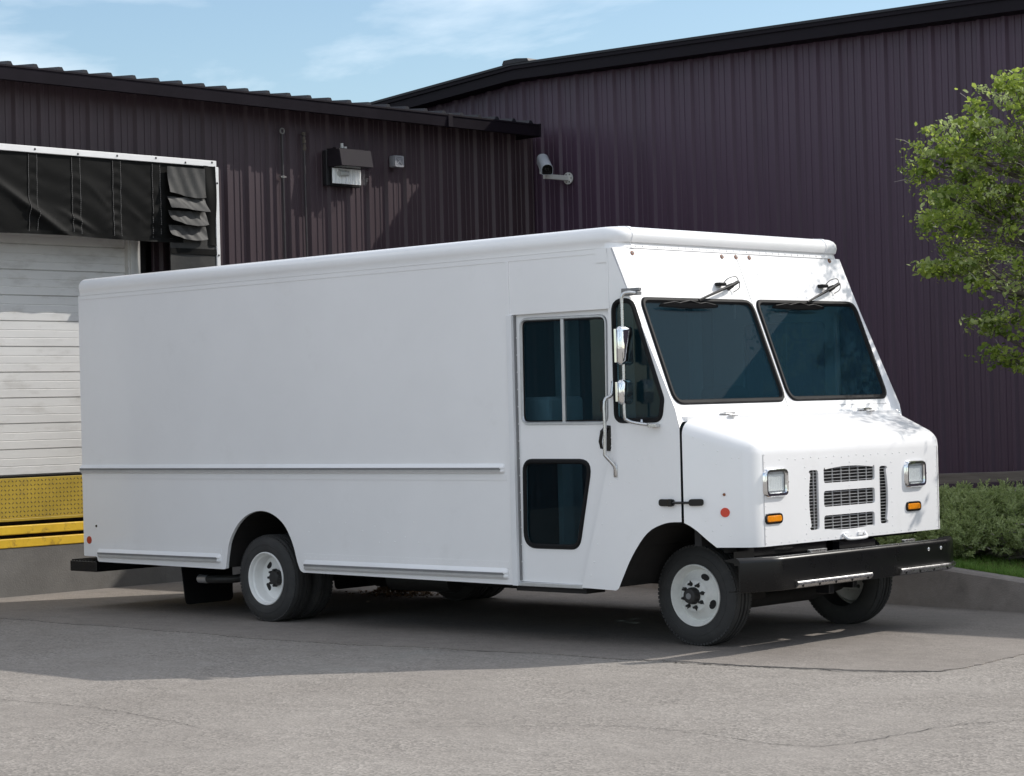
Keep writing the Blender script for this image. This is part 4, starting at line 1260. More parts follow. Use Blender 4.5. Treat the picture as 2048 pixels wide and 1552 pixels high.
# lamps
def headlight(yc, zc):
    o = rpoly([(yc - 0.140, zc - 0.106), (yc + 0.140, zc - 0.106), (yc + 0.140, zc + 0.106), (yc - 0.140, zc + 0.106)], 0.058, 6)
    i1 = inset(o, 0.014); i2 = inset(o, 0.030); i3 = inset(o, 0.037)
    bm = bmesh.new()
    L_ = [[bm.verts.new((HX + d, p[0], p[1])) for p in lp] for lp, d in ((o, -0.001), (inset(o, 0.005), 0.018), (i1, 0.027), (i2, 0.024), (i3, 0.012))]
    n = len(o)
    for A, B in zip(L_, L_[1:]):
        for k in range(n): bm.faces.new((A[k], A[(k + 1) % n], B[(k + 1) % n], B[k]))
    h = mk('headlight', bm, 'chrome', van, 40)
    bm = bmesh.new(); plate(bm, i3, [], 0.004, lambda u, v, w: Vector((HX + w, u, v)), 0.0125)
    for k in range(9):
        y = yc - 0.08 + k * 0.02; box(bm, HX + 0.0168, HX + 0.0185, y, y + 0.003, zc - 0.045, zc + 0.045)
    mk('lens', bm, 'clear', h)
    bm = bmesh.new()
    g = 10
    vv = [[bm.verts.new((HX + 0.002 + 0.007 * ((2 * a / g - 1) ** 2 + (2 * b / g - 1) ** 2) * 0.5, yc - 0.095 + 0.19 * a / g, zc - 0.058 + 0.116 * b / g)) for b in range(g + 1)] for a in range(g + 1)]
    for a in range(g):
        for b in range(g): bm.faces.new((vv[a][b], vv[a + 1][b], vv[a + 1][b + 1], vv[a][b + 1]))
    mk('reflector', bm, 'reflector', h, 80)
    bm = bmesh.new()
    for yy, zz in ((yc, zc + 0.09), (yc, zc - 0.09), (yc + 0.128, zc)):
        dome(bm, (HX + 0.025, yy, zz), FX, 0.006)
    mk('screw', bm, 'black', h)
headlight(0.521, 1.184); headlight(2.296, 1.180)
def turn_lamp(yc, zc):
    o = rpoly([(yc - 0.102, zc - 0.039), (yc + 0.102, zc - 0.039), (yc + 0.102, zc + 0.039), (yc - 0.102, zc + 0.039)], 0.038, 6)
    bm = bmesh.new()
    i1 = inset(o, 0.013)
    L_ = [[bm.verts.new((HX + d, p[0], p[1])) for p in lp] for lp, d in ((o, -0.001), (inset(o, 0.003), 0.010), (i1, 0.012), (inset(o, 0.015), 0.006))]
    n = len(o)
    for A, B in zip(L_, L_[1:]):
        for k in range(n): bm.faces.new((A[k], A[(k + 1) % n], B[(k + 1) % n], B[k]))
    t = mk('turn_signal', bm, 'black', van, 40)
    bm = bmesh.new(); i2 = inset(o, 0.014)
    a = [bm.verts.new((HX + 0.006, *p)) for p in i2]; b = [bm.verts.new((HX + 0.015, *p)) for p in inset(o, 0.021)]
    for k in range(n): bm.faces.new((a[k], a[(k + 1) % n], b[(k + 1) % n], b[k]))
    bm.faces.new(b)
    mk('lens', bm, 'amber', t, 40)
turn_lamp(0.494, 0.930); turn_lamp(2.268, 0.932)
for y, zz in ((0.165, 2.866), (1.222, 2.874), (1.397, 2.876), (1.565, 2.877), (2.631, 2.886)):
    bm = bmesh.new(); p = ws(y, zz)
    cyl(bm, p - WSN * 0.002, p + WSN * 0.007, 0.019, 0.017, 14); cl = mk('clearance_lamp', bm, 'amber_dark', van)
    bm = bmesh.new(); dome(bm, p + WSN * 0.007, WSN, 0.009, 0.5, 10); mk('lens', bm, 'rail_grey', cl)

# bumper: channel with swept ends
def bump_line(off=0.0): return [(0.70 + off, 0.035), (0.72 + off, 0.07), (0.805 + off, 0.27), (0.822 + off, 0.315), (0.83 + off, 0.37), (0.83 + off, 2.45), (0.822 + off, 2.505), (0.805 + off, 2.55), (0.73 + off, 2.70), (0.70 + off, 2.745)]
bm = bmesh.new()
sec = [(-0.13, 0.655), (-0.13, 0.664)] + [(-0.036 + 0.036 * sin(a), 0.642 + 0.036 * cos(a)) for a in [radians(90 * i / 9) for i in range(10)]] + [(0.0, 0.60), (0.0, 0.447), (-0.004, 0.441), (-0.012, 0.438), (-0.10, 0.438), (-0.10, 0.446), (-0.012, 0.448), (-0.012, 0.635)]
rows = [[bm.verts.new((x + o, y, z)) for o, z in sec] for x, y in bump_line()]
for A, B in zip(rows, rows[1:]):
    for k in range(len(sec)): bm.faces.new((A[k], A[(k + 1) % len(sec)], B[(k + 1) % len(sec)], B[k]))
bm.faces.new(rows[0]); bm.faces.new(rows[-1][::-1])
bumper = mk('front_bumper', bm, 'black_gloss', van, 40)
def rub_strip(path, seed):
    bm = bmesh.new()
    sec = [(0.0, 0.492), (0.016, 0.490), (0.024, 0.478), (0.024, 0.466), (0.012, 0.452), (0.0, 0.444)]
    rows = [[bm.verts.new((x + o, y, z)) for o, z in sec] for x, y in path]
    for A, B in zip(rows, rows[1:]):
        for k in range(len(sec)): bm.faces.new((A[k], A[(k + 1) % len(sec)], B[(k + 1) % len(sec)], B[k]))
    bm.faces.new(rows[0]); bm.faces.new(rows[-1][::-1])
    s = mk('rub_strip', bm, 'steel', bumper, 40)
    bm = bmesh.new()
    ya, yb = path[0][1], path[-1][1]
    for k in range(5):
        y = lerp(ya + 0.06, yb - 0.06, k / 4)
        x = 0.8305 if y < 2.46 else 0.8305 - (y - 2.46) * 0.42
        cyl(bm, (x + 0.0185, y, 0.458), (x + 0.0225, y, 0.457), 0.010, seg=10)
    mk('bolt', bm, 'black', s)
rub_strip([(0.831, 0.50), (0.831, 1.42)], 1)
rub_strip([(0.831, 1.80), (0.831, 2.44), (0.823, 2.505), (0.806, 2.55), (0.745, 2.672)], 2)
bm = bmesh.new()
for y in (2.20, 2.37): dome(bm, (0.8305, y, 0.612), FX, 0.014, 0.7, 8)
mk('bolt', bm, 'steel', bumper)
for ya, yb in ((0.78, 0.98), (1.98, 2.12)):
    bm = bmesh.new(); box(bm, 0.735, 0.765, ya, yb, 0.676, 0.694, 0.003); mk('bumper_bracket', bm, 'steel', bumper)
bm = bmesh.new()
box(bm, 0.42, 0.60, 0.33, 1.28, 0.60, 0.755); box(bm, 0.50, 0.66, 1.28, 1.74, 0.62, 0.715); box(bm, 0.45, 0.60, 1.2, 1.70, 0.60, 0.75)
box(bm, 0.30, 0.72, 0.95, 1.05, 0.46, 0.62); box(bm, 0.30, 0.72, 1.80, 1.90, 0.46, 0.62)
mk('front_frame', bm, 'black', van)
for ya, yb, za in ((1.03, 1.09, 0.36), (1.33, 1.38, 0.38)):
    bm = bmesh.new(); box(bm, 0.62, 0.74, ya, yb, za, 0.44, 0.005); mk('tow_eye', bm, 'black', van)

# mirrors
bm = bmesh.new()
tube(bm, smoothpts([(-0.095, -0.035, 2.558), (-0.135, -0.105, 2.562), (-0.165, -0.13, 2.54), (-0.168, -0.13, 2.45), (-0.168, -0.13, 2.0), (-0.170, -0.13, 1.70), (-0.158, -0.12, 1.655), (-0.11, -0.09, 1.632), (-0.03, -0.05, 1.618)], 4), 0.0125, 8)
arm = mk('mirror_arm', bm, 'steel', van, 50)
bm = bmesh.new(); box(bm, -0.275, -0.10, -0.012, 0.0, 2.545, 2.60, 0.004); box(bm, -0.245, -0.08, -0.045, -0.0125, 2.575, 2.598, 0.003); box(bm, -0.12, -0.08, -0.06, -0.012, 2.545, 2.57, 0.003); mk('mirror_bracket', bm, 'rail_grey', arm)
bm = bmesh.new(); box(bm, -0.03, 0.05, -0.05, 0.0, 1.598, 1.622, 0.003); cyl(bm, (-0.075, -0.055, 1.625), (-0.075, -0.055, 1.655), 0.016, 0.008, 10); mk('mirror_bracket', bm, 'steel', arm)
def mirror(cx, cy, z0, z1, wy, wx, name):
    bm = bmesh.new()
    box(bm, cx - wx, cx + wx, cy - wy, cy + wy, z0, z1, min(wx, 0.03), 4)
    for v in bm.verts:
        t = (v.co.z - (z0 + z1) / 2) / ((z1 - z0) / 2)
        f = 1 - 0.12 * t * t
        v.co.y = cy + (v.co.y - cy) * f
        v.co.x = cx + (v.co.x - cx) * (1 - 0.25 * t * t) * (1 - 0.3 * ((v.co.y - cy) / wy) ** 2)
    o = mk(name, bm, 'chrome', arm, 50)
    bm = bmesh.new(); box(bm, cx - wx - 0.004, cx - wx * 0.55, cy - wy * 0.86, cy + wy * 0.86, z0 + 0.02, z1 - 0.02, 0.002); mk('mirror_glass', bm, 'mirror', o)
mirror(-0.172, -0.105, 2.045, 2.325, 0.085, 0.035, 'mirror')
mirror(-0.176, -0.108, 1.765, 1.945, 0.075, 0.035, 'convex_mirror')

# wipers
def wiper(py, pz, by0, by1, bz):
    piv = ws(py, pz)
    bm = bmesh.new()
    cyl(bm, piv - WSN * 0.004, piv + WSN * 0.05, 0.024, 0.018, 14)
    box(bm, piv.x - 0.01, piv.x + 0.045, py - 0.15, py - 0.07, pz + 0.010, pz + 0.036, 0.006)
    e = ws((by0 + by1) / 2 + 0.10, bz + 0.035, 0.055)
    tube(bm, [piv + WSN * 0.06 + Vector((0, 0.05, 0.02)), piv + WSN * 0.065, piv + WSN * 0.062 + (e - piv - WSN * 0.062) * 0.35, e], [0.014, 0.015, 0.011, 0.008], 8)
    arm_ = mk('wiper', bm, 'black_dull', van, 50)
    bm = bmesh.new()
    n = 14
    A = []
    for k in range(n + 1):
        t = k / n; y = lerp(by0, by1, t); s = 1 - (2 * t - 1) ** 2
        A.append((y, s))
    for k in range(n):
        y0, s0_ = A[k]; y1, s1 = A[k + 1]
        p = [ws(y0, bz - 0.004 - 0.010 * s0_, 0.014), ws(y1, bz - 0.004 - 0.010 * s1, 0.014), ws(y1, bz + 0.004 + 0.006 * s1, 0.026 + 0.01 * s1), ws(y0, bz + 0.004 + 0.006 * s0_, 0.026 + 0.01 * s0_)]
        q = [v + WSN * 0.012 + Vector((0, 0, 0.004)) for v in p]
        a = [bm.verts.new(v) for v in p]; b = [bm.verts.new(v) for v in q]
        bm.faces.new(a); bm.faces.new(b[::-1])
        for i in range(4): bm.faces.new((a[i], a[(i + 1) % 4], b[(i + 1) % 4], b[i]))
    for a_, b_, h_ in ((0.05, 0.42, 0.020), (0.58, 0.95, 0.020), (0.24, 0.76, 0.032)):
        tube(bm, [ws(lerp(by0, by1, a_), bz + 0.008, 0.036), ws(lerp(by0, by1, (a_ + b_) / 2), bz + h_, 0.048), ws(lerp(by0, by1, b_), bz + 0.008, 0.036)], 0.005, 6)
    mk('wiper_blade', bm, 'rubber', arm_)
    bm = bmesh.new()
    tube(bm, smoothpts([piv + WSN * 0.05 + Vector((0, 0.075, 0.03)), piv + WSN * 0.06 + Vector((0, 0.03, 0.06)), piv + WSN * 0.05 + Vector((0, -0.05, 0.05)), piv + WSN * 0.03 + Vector((0, -0.09, 0.02))], 4), 0.0035, 6)
    tube(bm, smoothpts([piv + WSN * 0.05 + Vector((0, 0.085, 0.03)), piv + WSN * 0.05 + Vector((0, 0.08, -0.02)), piv + WSN * 0.03 + Vector((0, 0.03, -0.045))], 4), 0.0035, 6)
    mk('washer_hose', bm, 'rubber', arm_)
wiper(1.165, 2.630, 0.245, 0.925, 2.468)
wiper(2.49, 2.648, 1.61, 2.285, 2.478)
o = mk('rivet', rivets, 'white', van); o['kind'] = 'stuff'

# wheels
ZR = 0.368
def tyre_mesh(bm, y0, width, cx, out=-1):
    """y0: outer sidewall; goes inward along -out"""
    d = Vector((0, -out, 0))
    w = width; R = 0.371
    prof = [(0.222, 0.012), (0.232, 0.002), (0.262, -0.004), (0.300, -0.002), (0.325, 0.004), (0.343, 0.012), (0.356, 0.022), (R - 0.004, 0.034)]
    prof += [(R, 0.042), (R, 0.062), (R - 0.009, 0.064), (R - 0.009, 0.072), (R, 0.074), (R, w / 2 - 0.012), (R - 0.009, w / 2 - 0.010), (R - 0.009, w / 2 - 0.002), (R, w / 2)]
    back = [(r, w - a) for r, a in prof[::-1]]
    prof = prof + back
    lathe(bm, prof, (cx, y0, ZR), d, 72, Vector((1, 0, 0)), Vector((0, 0, 1)))
    for k in range(76):
        a = 2 * pi * k / 76
        for aa in (0.030, w - 0.030):
            c = Vector((cx + cos(a) * (R - 0.006), y0, ZR + sin(a) * (R - 0.006))) + d * aa
            t = Vector((-sin(a), 0, cos(a))); r_ = Vector((cos(a), 0, sin(a)))
            ps = [c + t * s * 0.0105 + d * e * 0.013 + r_ * h for h in (-0.016, -0.0012) for s, e in ((-1, -1), (1, -1), (1, 1), (-1, 1))]
            v = [bm.verts.new(p) for p in ps]
            for f in ((0, 1, 2, 3), (4, 5, 6, 7), (0, 1, 5, 4), (1, 2, 6, 5), (2, 3, 7, 6), (3, 0, 4, 7)): bm.faces.new([v[i] for i in f])
    # raised lettering band on the sidewall
    lathe(bm, [(0.285, -0.003), (0.287, -0.0055), (0.291, -0.0055), (0.293, -0.003)], (cx, y0, ZR), d, 72, Vector((1, 0, 0)), Vector((0, 0, 1)))
def wheel(cx, y0, out, front, rim_mt):
    d = Vector((0, -out, 0)); U = Vector((1, 0, 0)); V = Vector((0, 0, 1))
    bm = bmesh.new()
    O = Vector((cx, y0, ZR))
    if front:
        prof = [(0.222, 0.020), (0.227, 0.004), (0.224, -0.004), (0.217, -0.004), (0.211, 0.004), (0.206, 0.020), (0.196, 0.032), (0.191, 0.050), (0.186, 0.060), (0.180, 0.058), (0.172, 0.048), (0.150, 0.024), (0.131, 0.008), (0.122, -0.002), (0.117, -0.012), (0.110, -0.016), (0.0, -0.016)]
    else:
        prof = [(0.222, 0.020), (0.227, 0.004), (0.224, -0.004), (0.217, -0.004), (0.211, 0.006), (0.207, 0.030), (0.197, 0.040), (0.192, 0.070), (0.190, 0.095), (0.182, 0.118), (0.168, 0.128), (0.14, 0.132), (0.120, 0.135), (0.0, 0.135)]
    lathe(bm, prof, O, d, 56, U, V)
    wh = mk('wheel', bm, rim_mt, van, 35)
    bm = bmesh.new(); tyre_mesh(bm, y0 - 0.0 * out, 0.215, cx, out); mk('tyre', bm, 'tyre', wh, 35)
    if front:
        for an in (57, -27):
            a = radians(an + 3)
            nrm = (Vector((cos(a), 0, sin(a))) * 0.62 - d * 0.78).normalized()
            c = O + Vector((cos(a), 0, sin(a))) * 0.152 + d * 0.027
            t = Vector((-sin(a), 0, cos(a)))
            r_ = nrm.cross(t)
            bm = bmesh.new()
            ring = [bm.verts.new(c + nrm * 0.0015 + t * 0.036 * cos(q) + r_ * 0.024 * sin(q)) for q in [2 * pi * k / 20 for k in range(20)]]
            ring2 = [bm.verts.new(c - nrm * 0.02 + t * 0.034 * cos(q) + r_ * 0.022 * sin(q)) for q in [2 * pi * k / 20 for k in range(20)]]
            bm.faces.new(ring)
            for k in range(20): bm.faces.new((ring[k], ring[(k + 1) % 20], ring2[(k + 1) % 20], ring2[k]))
            mk('hand_hole', bm, 'black_matt', wh)
        bm = bmesh.new(); lathe(bm, [(0.062, -0.014), (0.061, -0.045), (0.052, -0.070), (0.040, -0.074), (0.026, -0.074), (0.0, -0.070)], O, d, 28, U, V); mk('hub', bm, 'hub', wh, 40)
        bm = bmesh.new(); cyl(bm, O - d * 0.070, O - d * 0.080, 0.024, 0.022, 18); mk('hub_cap', bm, 'rail_grey', wh)
        for k in range(8):
            a = 2 * pi * k / 8 + 0.25
            c = O + Vector((cos(a), 0, sin(a))) * 0.086
            bm = bmesh.new(); cyl(bm, c - d * 0.014, c - d * 0.022, 0.017, 0.016, 6); cyl(bm, c - d * 0.022, c - d * 0.05, 0.0125, 0.009, 6)
            e = Vector((cos(a), 0, sin(a)))
            cyl(bm, c - d * 0.02 + e * 0.012, c - d * 0.02 + e * 0.028, 0.008, 0.001, 5)
            mk('lug_nut', bm, 'hub', wh)
    else:
        for an in (45, -35, 135, 215):
            a = radians(an)
            c = O + Vector((cos(a), 0, sin(a))) * 0.145 + d * 0.1305
            bm = bmesh.new(); t = Vector((-sin(a), 0, cos(a))); r_ = Vector((cos(a), 0, sin(a)))
            ring = [bm.verts.new(c - d * 0.0015 + t * 0.036 * cos(q) + r_ * 0.024 * sin(q)) for q in [2 * pi * k / 20 for k in range(20)]]
            ring2 = [bm.verts.new(c + d * 0.02 + t * 0.034 * cos(q) + r_ * 0.022 * sin(q)) for q in [2 * pi * k / 20 for k in range(20)]]
            bm.faces.new(ring)
            for k in range(20): bm.faces.new((ring[k], ring[(k + 1) % 20], ring2[(k + 1) % 20], ring2[k]))
            mk('hand_hole', bm, 'black_matt', wh)
        bm = bmesh.new(); lathe(bm, [(0.070, 0.13), (0.067, 0.105), (0.056, 0.085), (0.048, 0.08), (0.0, 0.08)], O, d, 24, U, V)
        for k in range(8):
            a = 2 * pi * k / 8; c = O + Vector((cos(a), 0, sin(a))) * 0.066
            cyl(bm, c + d * 0.12, c + d * 0.08, 0.013, 0.011, 6)
        mk('hub', bm, 'hub', wh, 40)
    return wh
XR = -4.390
w = wheel(0.0, 0.404, -1, True, 'rim_dirty')
w = wheel(0.0, W - 0.404, 1, True, 'rim_dirty')
wheel(XR, 0.060, -1, False, 'rim'); wheel(XR, W - 0.060, 1, False, 'rim')
for y0 in (0.308, W - 0.308 - 0.215):
    bm = bmesh.new()
    lathe(bm, [(0.222, 0.02), (0.20, 0.04), (0.18, 0.10), (0.0, 0.10)], (XR, y0, ZR), (0, 1, 0), 40)
    wi = mk('inner_wheel', bm, 'hub', van, 40)
    bm = bmesh.new(); tyre_mesh(bm, y0, 0.215, XR, -1); mk('tyre', bm, 'tyre', wi, 35)

# underside
bm = bmesh.new()
box(bm, -6.85, -1.45, 0.62, W - 0.62, 0.60, 0.64); box(bm, -6.85, -4.95, 0.035, 0.62, 0.56, 0.60); box(bm, -3.80, -1.45, 0.035, 0.62, 0.56, 0.60)
box(bm, -6.85, -4.95, W - 0.62, W - 0.035, 0.56, 0.60); box(bm, -3.80, -1.45, W - 0.62, W - 0.035, 0.56, 0.60)
box(bm, -1.45, 0.22, 0.70, W - 0.70, 0.60, 0.64); box(bm, -1.45, -0.62, 0.04, 0.70, 0.46, 0.50); box(bm, -1.45, -0.62, W - 0.70, W - 0.04, 0.46, 0.50)
mk('floor', bm, 'under', van)
def well(x0, x1, y0, y1, pts):
    bm = bmesh.new()
    sg = 1 if y1 > y0 else -1
    A = [bm.verts.new((x, y0 + sg * (max(0, x - 0.225) * 0.70 if x0 else 0), z)) for x, z in pts]; B = [bm.verts.new((x, y1, z)) for x, z in pts]
    for i in range(len(pts) - 1): bm.faces.new((A[i], A[i + 1], B[i + 1], B[i]))
    bm.faces.new(B)
    mk('wheel_well', bm, 'under', van)
ap = [(x + (0.02 if x > XR else -0.02) * 0, z + 0.012) for x, z in arch]
well(0, 0, 0.031, 0.66, [(ap[0][0] - 0.01, 0.45)] + ap[3:-3] + [(ap[-1][0] + 0.01, 0.45)])
well(0, 0, W - 0.031, W - 0.66, [(ap[0][0] - 0.01, 0.45)] + ap[3:-3] + [(ap[-1][0] + 0.01, 0.45)])
fp = [(-0.42, 0.44), (-0.36, 0.55), (-0.25, 0.74), (-0.10, 0.88), (0.06, 0.945), (0.24, 0.945), (0.36, 0.86), (0.43, 0.775), (0.45, 0.70)]
well(1, 0, 0.032, 0.80, fp); well(1, 0, W - 0.032, W - 0.80, fp)
bm = bmesh.new()
for y in (0.88, W - 0.98): box(bm, -6.8, 0.40, y, y + 0.09, 0.44, 0.60)
for x in (-6.2, -5.2, -3.4, -2.4, -1.2): box(bm, x, x + 0.08, 0.97, W - 0.97, 0.47, 0.59)
mk('chassis', bm, 'under', van)
bm = bmesh.new()
cyl(bm, (XR, 0.45, ZR), (XR, W - 0.45, ZR), 0.075, seg=14); bmesh.ops.create_uvsphere(bm, u_segments=16, v_segments=10, radius=0.17, matrix=Matrix.Translation((XR, VC, ZR)))
cyl(bm, (XR, VC, ZR), (-1.3, VC, 0.48), 0.05, seg=10)
for y in (0.62, W - 0.62):
    for k in range(4): box(bm, XR - 0.75 + 0.12 * k, XR + 0.75 - 0.12 * k, y - 0.035, y + 0.035, 0.40 + 0.018 * k, 0.416 + 0.018 * k)
mk('rear_axle', bm, 'under', van, 40)
bm = bmesh.new()
tube(bm, [(0, 0.6, 0.33), (0, 1.0, 0.28), (0, 1.8, 0.28), (0, 2.2, 0.33)], 0.055, 10)
box(bm, -0.65, 0.55, 0.68, 0.74, 0.42, 0.46); box(bm, -0.65, 0.55, W - 0.74, W - 0.68, 0.42, 0.46)
box(bm, -0.6, 0.2, 0.75, 1.0, 0.30, 0.40, 0.03)
mk('front_axle', bm, 'under', van, 40)
bm = bmesh.new(); box(bm, -1.2, 0.25, 1.12, 1.72, 0.36, 0.64, 0.06); box(bm, -1.7, -1.15, 1.2, 1.6, 0.40, 0.62, 0.05); mk('engine_sump', bm, 'under', van, 40)
bm = bmesh.new(); box(bm, -3.35, -2.35, 1.02, 1.75, 0.28, 0.56, 0.06); box(bm, -2.1, -1.45, 0.55, 0.85, 0.36, 0.56, 0.04); mk('fuel_tank', bm, 'under', van, 40)
bm = bmesh.new()
cyl(bm, (-3.75, 0.95, 0.33), (-3.0, 0.95, 0.33), 0.10, seg=14)
tube(bm, [(-3.0, 0.95, 0.36), (-2.2, 1.0, 0.40), (-1.0, 1.05, 0.45)], 0.035, 8)
tube(bm, smoothpts([(-3.75, 0.95, 0.36), (-3.95, 0.9, 0.62), (-4.6, 0.75, 0.62), (-4.9, 0.6, 0.42), (-5.05, 0.35, 0.335), (-5.2, 0.22, 0.325), (-5.37, 0.20, 0.322)], 4), 0.036, 10, caps=False)
mk('exhaust', bm, 'hub', van, 50)
bm = bmesh.new(); lathe(bm, [(0.0365, 0.0), (0.0375, -0.02), (0.0375, 0.10), (0.030, 0.10), (0.030, -0.019), (0.0365, -0.02)], (-5.44, 0.20, 0.322), (1, 0, 0), 18); mk('tail_pipe', bm, 'alu', van, 40)
bm = bmesh.new(); rr = random.Random(5)
for i in range(26):
    x = -3.8 + i * 0.06; h = 0.05 + 0.03 * rr.random()
    box(bm, x, x + 0.07, 0.98 + rr.uniform(-0.02, 0.02), 1.05, 0.40 - h, 0.46)
mk('wiring', bm, 'under', van)
for ya, yb in ((0.22, 0.80), (W - 0.80, W - 0.22)):
    bm = bmesh.new()
    plate(bm, rpoly([(ya - 0.01, 0.50), (ya + 0.03, 0.075), (yb - 0.01, 0.075), (yb, 0.50)], [0, 0.05, 0.05, 0], 4), [], 0.012, lambda u, v, w: Vector((-5.75 + w + 0.03 * (0.5 - v), u, v)))
    mk('mud_flap', bm, 'rubber', van)
bm = bmesh.new(); box(bm, -6.9, -5.7, 0.26, 0.32, 0.48, 0.56); box(bm, -6.75, -6.0, 0.18, 0.5, 0.42, 0.47, 0.02); mk('flap_bracket', bm, 'under', van)
bm = bmesh.new(); box(bm, -7.15, -6.74, 0.012, W - 0.012, 0.352, 0.452, 0.008); box(bm, -7.02, -6.70, 0.3, W - 0.3, 0.44, 0.50); rb = mk('rear_step', bm, 'black', van)
bm = bmesh.new()
for k in range(9): box(bm, -7.13 + k * 0.045, -7.115 + k * 0.045, 0.02, W - 0.02, 0.452, 0.462)
mk('step_tread', bm, 'black_matt', rb)

# inside the cab
bm = bmesh.new(); box(bm, -1.68, -1.64, 0.05, W - 0.05, 0.64, 2.88); box(bm, -1.72, -1.70, 0.05, W - 0.05, 0.64, 2.88); mk('bulkhead', bm, 'interior_dark', van)
bm = bmesh.new(); box(bm, -0.32, 0.12, 0.10, W - 0.10, 1.20, 1.60, 0.05); box(bm, -0.4, 0.1, 0.95, 1.85, 0.64, 1.30, 0.05); mk('dashboard', bm, 'interior_dark', van, 40)
bm = bmesh.new(); box(bm, -0.95, -0.45, 1.85, 2.35, 1.05, 1.22, 0.05); box(bm, -1.08, -0.92, 1.85, 2.35, 1.15, 1.90, 0.06); box(bm, -0.85, -0.55, 1.95, 2.25, 0.64, 1.06); mk('driver_seat', bm, 'seat', van, 40)
bm = bmesh.new(); tube(bm, [(-0.42 + 0.10 * sin(a), 2.1 + 0.22 * cos(a), 1.58 + 0.19 * sin(a)) for a in [2 * pi * i / 24 for i in range(24)]], 0.014, 8, closed=True); cyl(bm, (-0.42, 2.1, 1.58), (-0.2, 2.1, 1.45), 0.03); mk('steering_wheel', bm, 'seat', van, 40)
bm = bmesh.new()
for y, x in ((0.55, -1.45), (2.2, -1.45)): box(bm, x, x + 0.05, y, y + 0.12, 0.64, 2.85)
box(bm, -1.60, -1.55, 0.75, 0.95, 0.64, 2.85); box(bm, -1.60, -1.55, 1.5, 1.62, 0.64, 2.85)
box(bm, -1.62, -1.2, 0.2, 0.6, 1.62, 1.84, 0.03)
mk('cab_framing', bm, 'interior', van)

# ------------------------------------------------------------------ planting
def lawn_z(x, y):
    h = kerb_h(x) - 0.035
    return h + 0.02 + 0.01 * min(1, max(0, (y - kerb_y(x)) / 2))
rv = random.Random(21)
# grass along the kerb
vs, fs = [], []
for _ in range(26000):
    x = rv.uniform(-2.6, 2.4); y = kerb_y(x) + 0.155 + abs(rv.gauss(0, 0.55))
    if rv.random() < 0.25: y = kerb_y(x) + 0.152 + rv.random() * 0.12
    z = lawn_z(x, y) - 0.012
    h = rv.uniform(0.03, 0.085); a = rv.uniform(0, 2 * pi); w = rv.uniform(0.0022, 0.004)
    bx, by = cos(a) * w, sin(a) * w
    lx, ly = rv.gauss(0, 0.028), rv.gauss(0, 0.028)
    o = len(vs)
    vs += [(x - bx, y - by, z), (x + bx, y + by, z), (x + bx * 0.7 + lx * 0.4, y + by * 0.7 + ly * 0.4, z + h * 0.6), (x - bx * 0.7 + lx * 0.4, y - by * 0.7 + ly * 0.4, z + h * 0.6), (x + lx, y + ly, z + h)]
    fs += [(o, o + 1, o + 2, o + 3), (o + 3, o + 2, o + 4)]
gr = pydata('grass', vs, fs, 'blade'); gr['kind'] = 'stuff'
# dry leaves and chips under the shrubs
vs, fs = [], []
for _ in range(1100):
    x = rv.uniform(-2.6, 1.6); y = kerb_y(x) + 0.3 + abs(rv.gauss(0.25, 0.35)); z = lawn_z(x, y) + rv.uniform(0, 0.025)
    r = rv.uniform(0.012, 0.035); a = rv.uniform(0, 6.3); o = len(vs)
    for k in range(5):
        b = a + k * 2 * pi / 5; q = r * rv.uniform(0.5, 1)
        vs.append((x + q * cos(b), y + q * 0.6 * sin(b), z + q * rv.uniform(-0.5, 0.7)))
    fs.append((o, o + 1, o + 2, o + 3, o + 4))
lt = pydata('leaf_litter', vs, fs, 'deadleaf'); lt['kind'] = 'stuff'
# heap of dead leaves beyond the van
vs, fs = [], []
for _ in range(1500):
    a = rv.uniform(0, 6.3); q = abs(rv.gauss(0, 0.17)); x = -5.45 + q * 1.3 * cos(a); y = 2.62 + q * 0.8 * sin(a)
    z = max(0, 0.17 - q * 0.62) * rv.random() ** 0.4 + 0.005
    r = rv.uniform(0.012, 0.03); b0 = rv.uniform(0, 6.3); o = len(vs)
    for k in range(5):
        b = b0 + k * 2 * pi / 5; p = r * rv.uniform(0.5, 1)
        vs.append((x + p * cos(b), y + p * sin(b), z + p * rv.uniform(-0.7, 0.8)))
    fs.append((o, o + 1, o + 2, o + 3, o + 4))
lp_ = pydata('leaf_pile', vs, fs, 'deadleaf'); tag(lp_, None, None, kind='stuff')

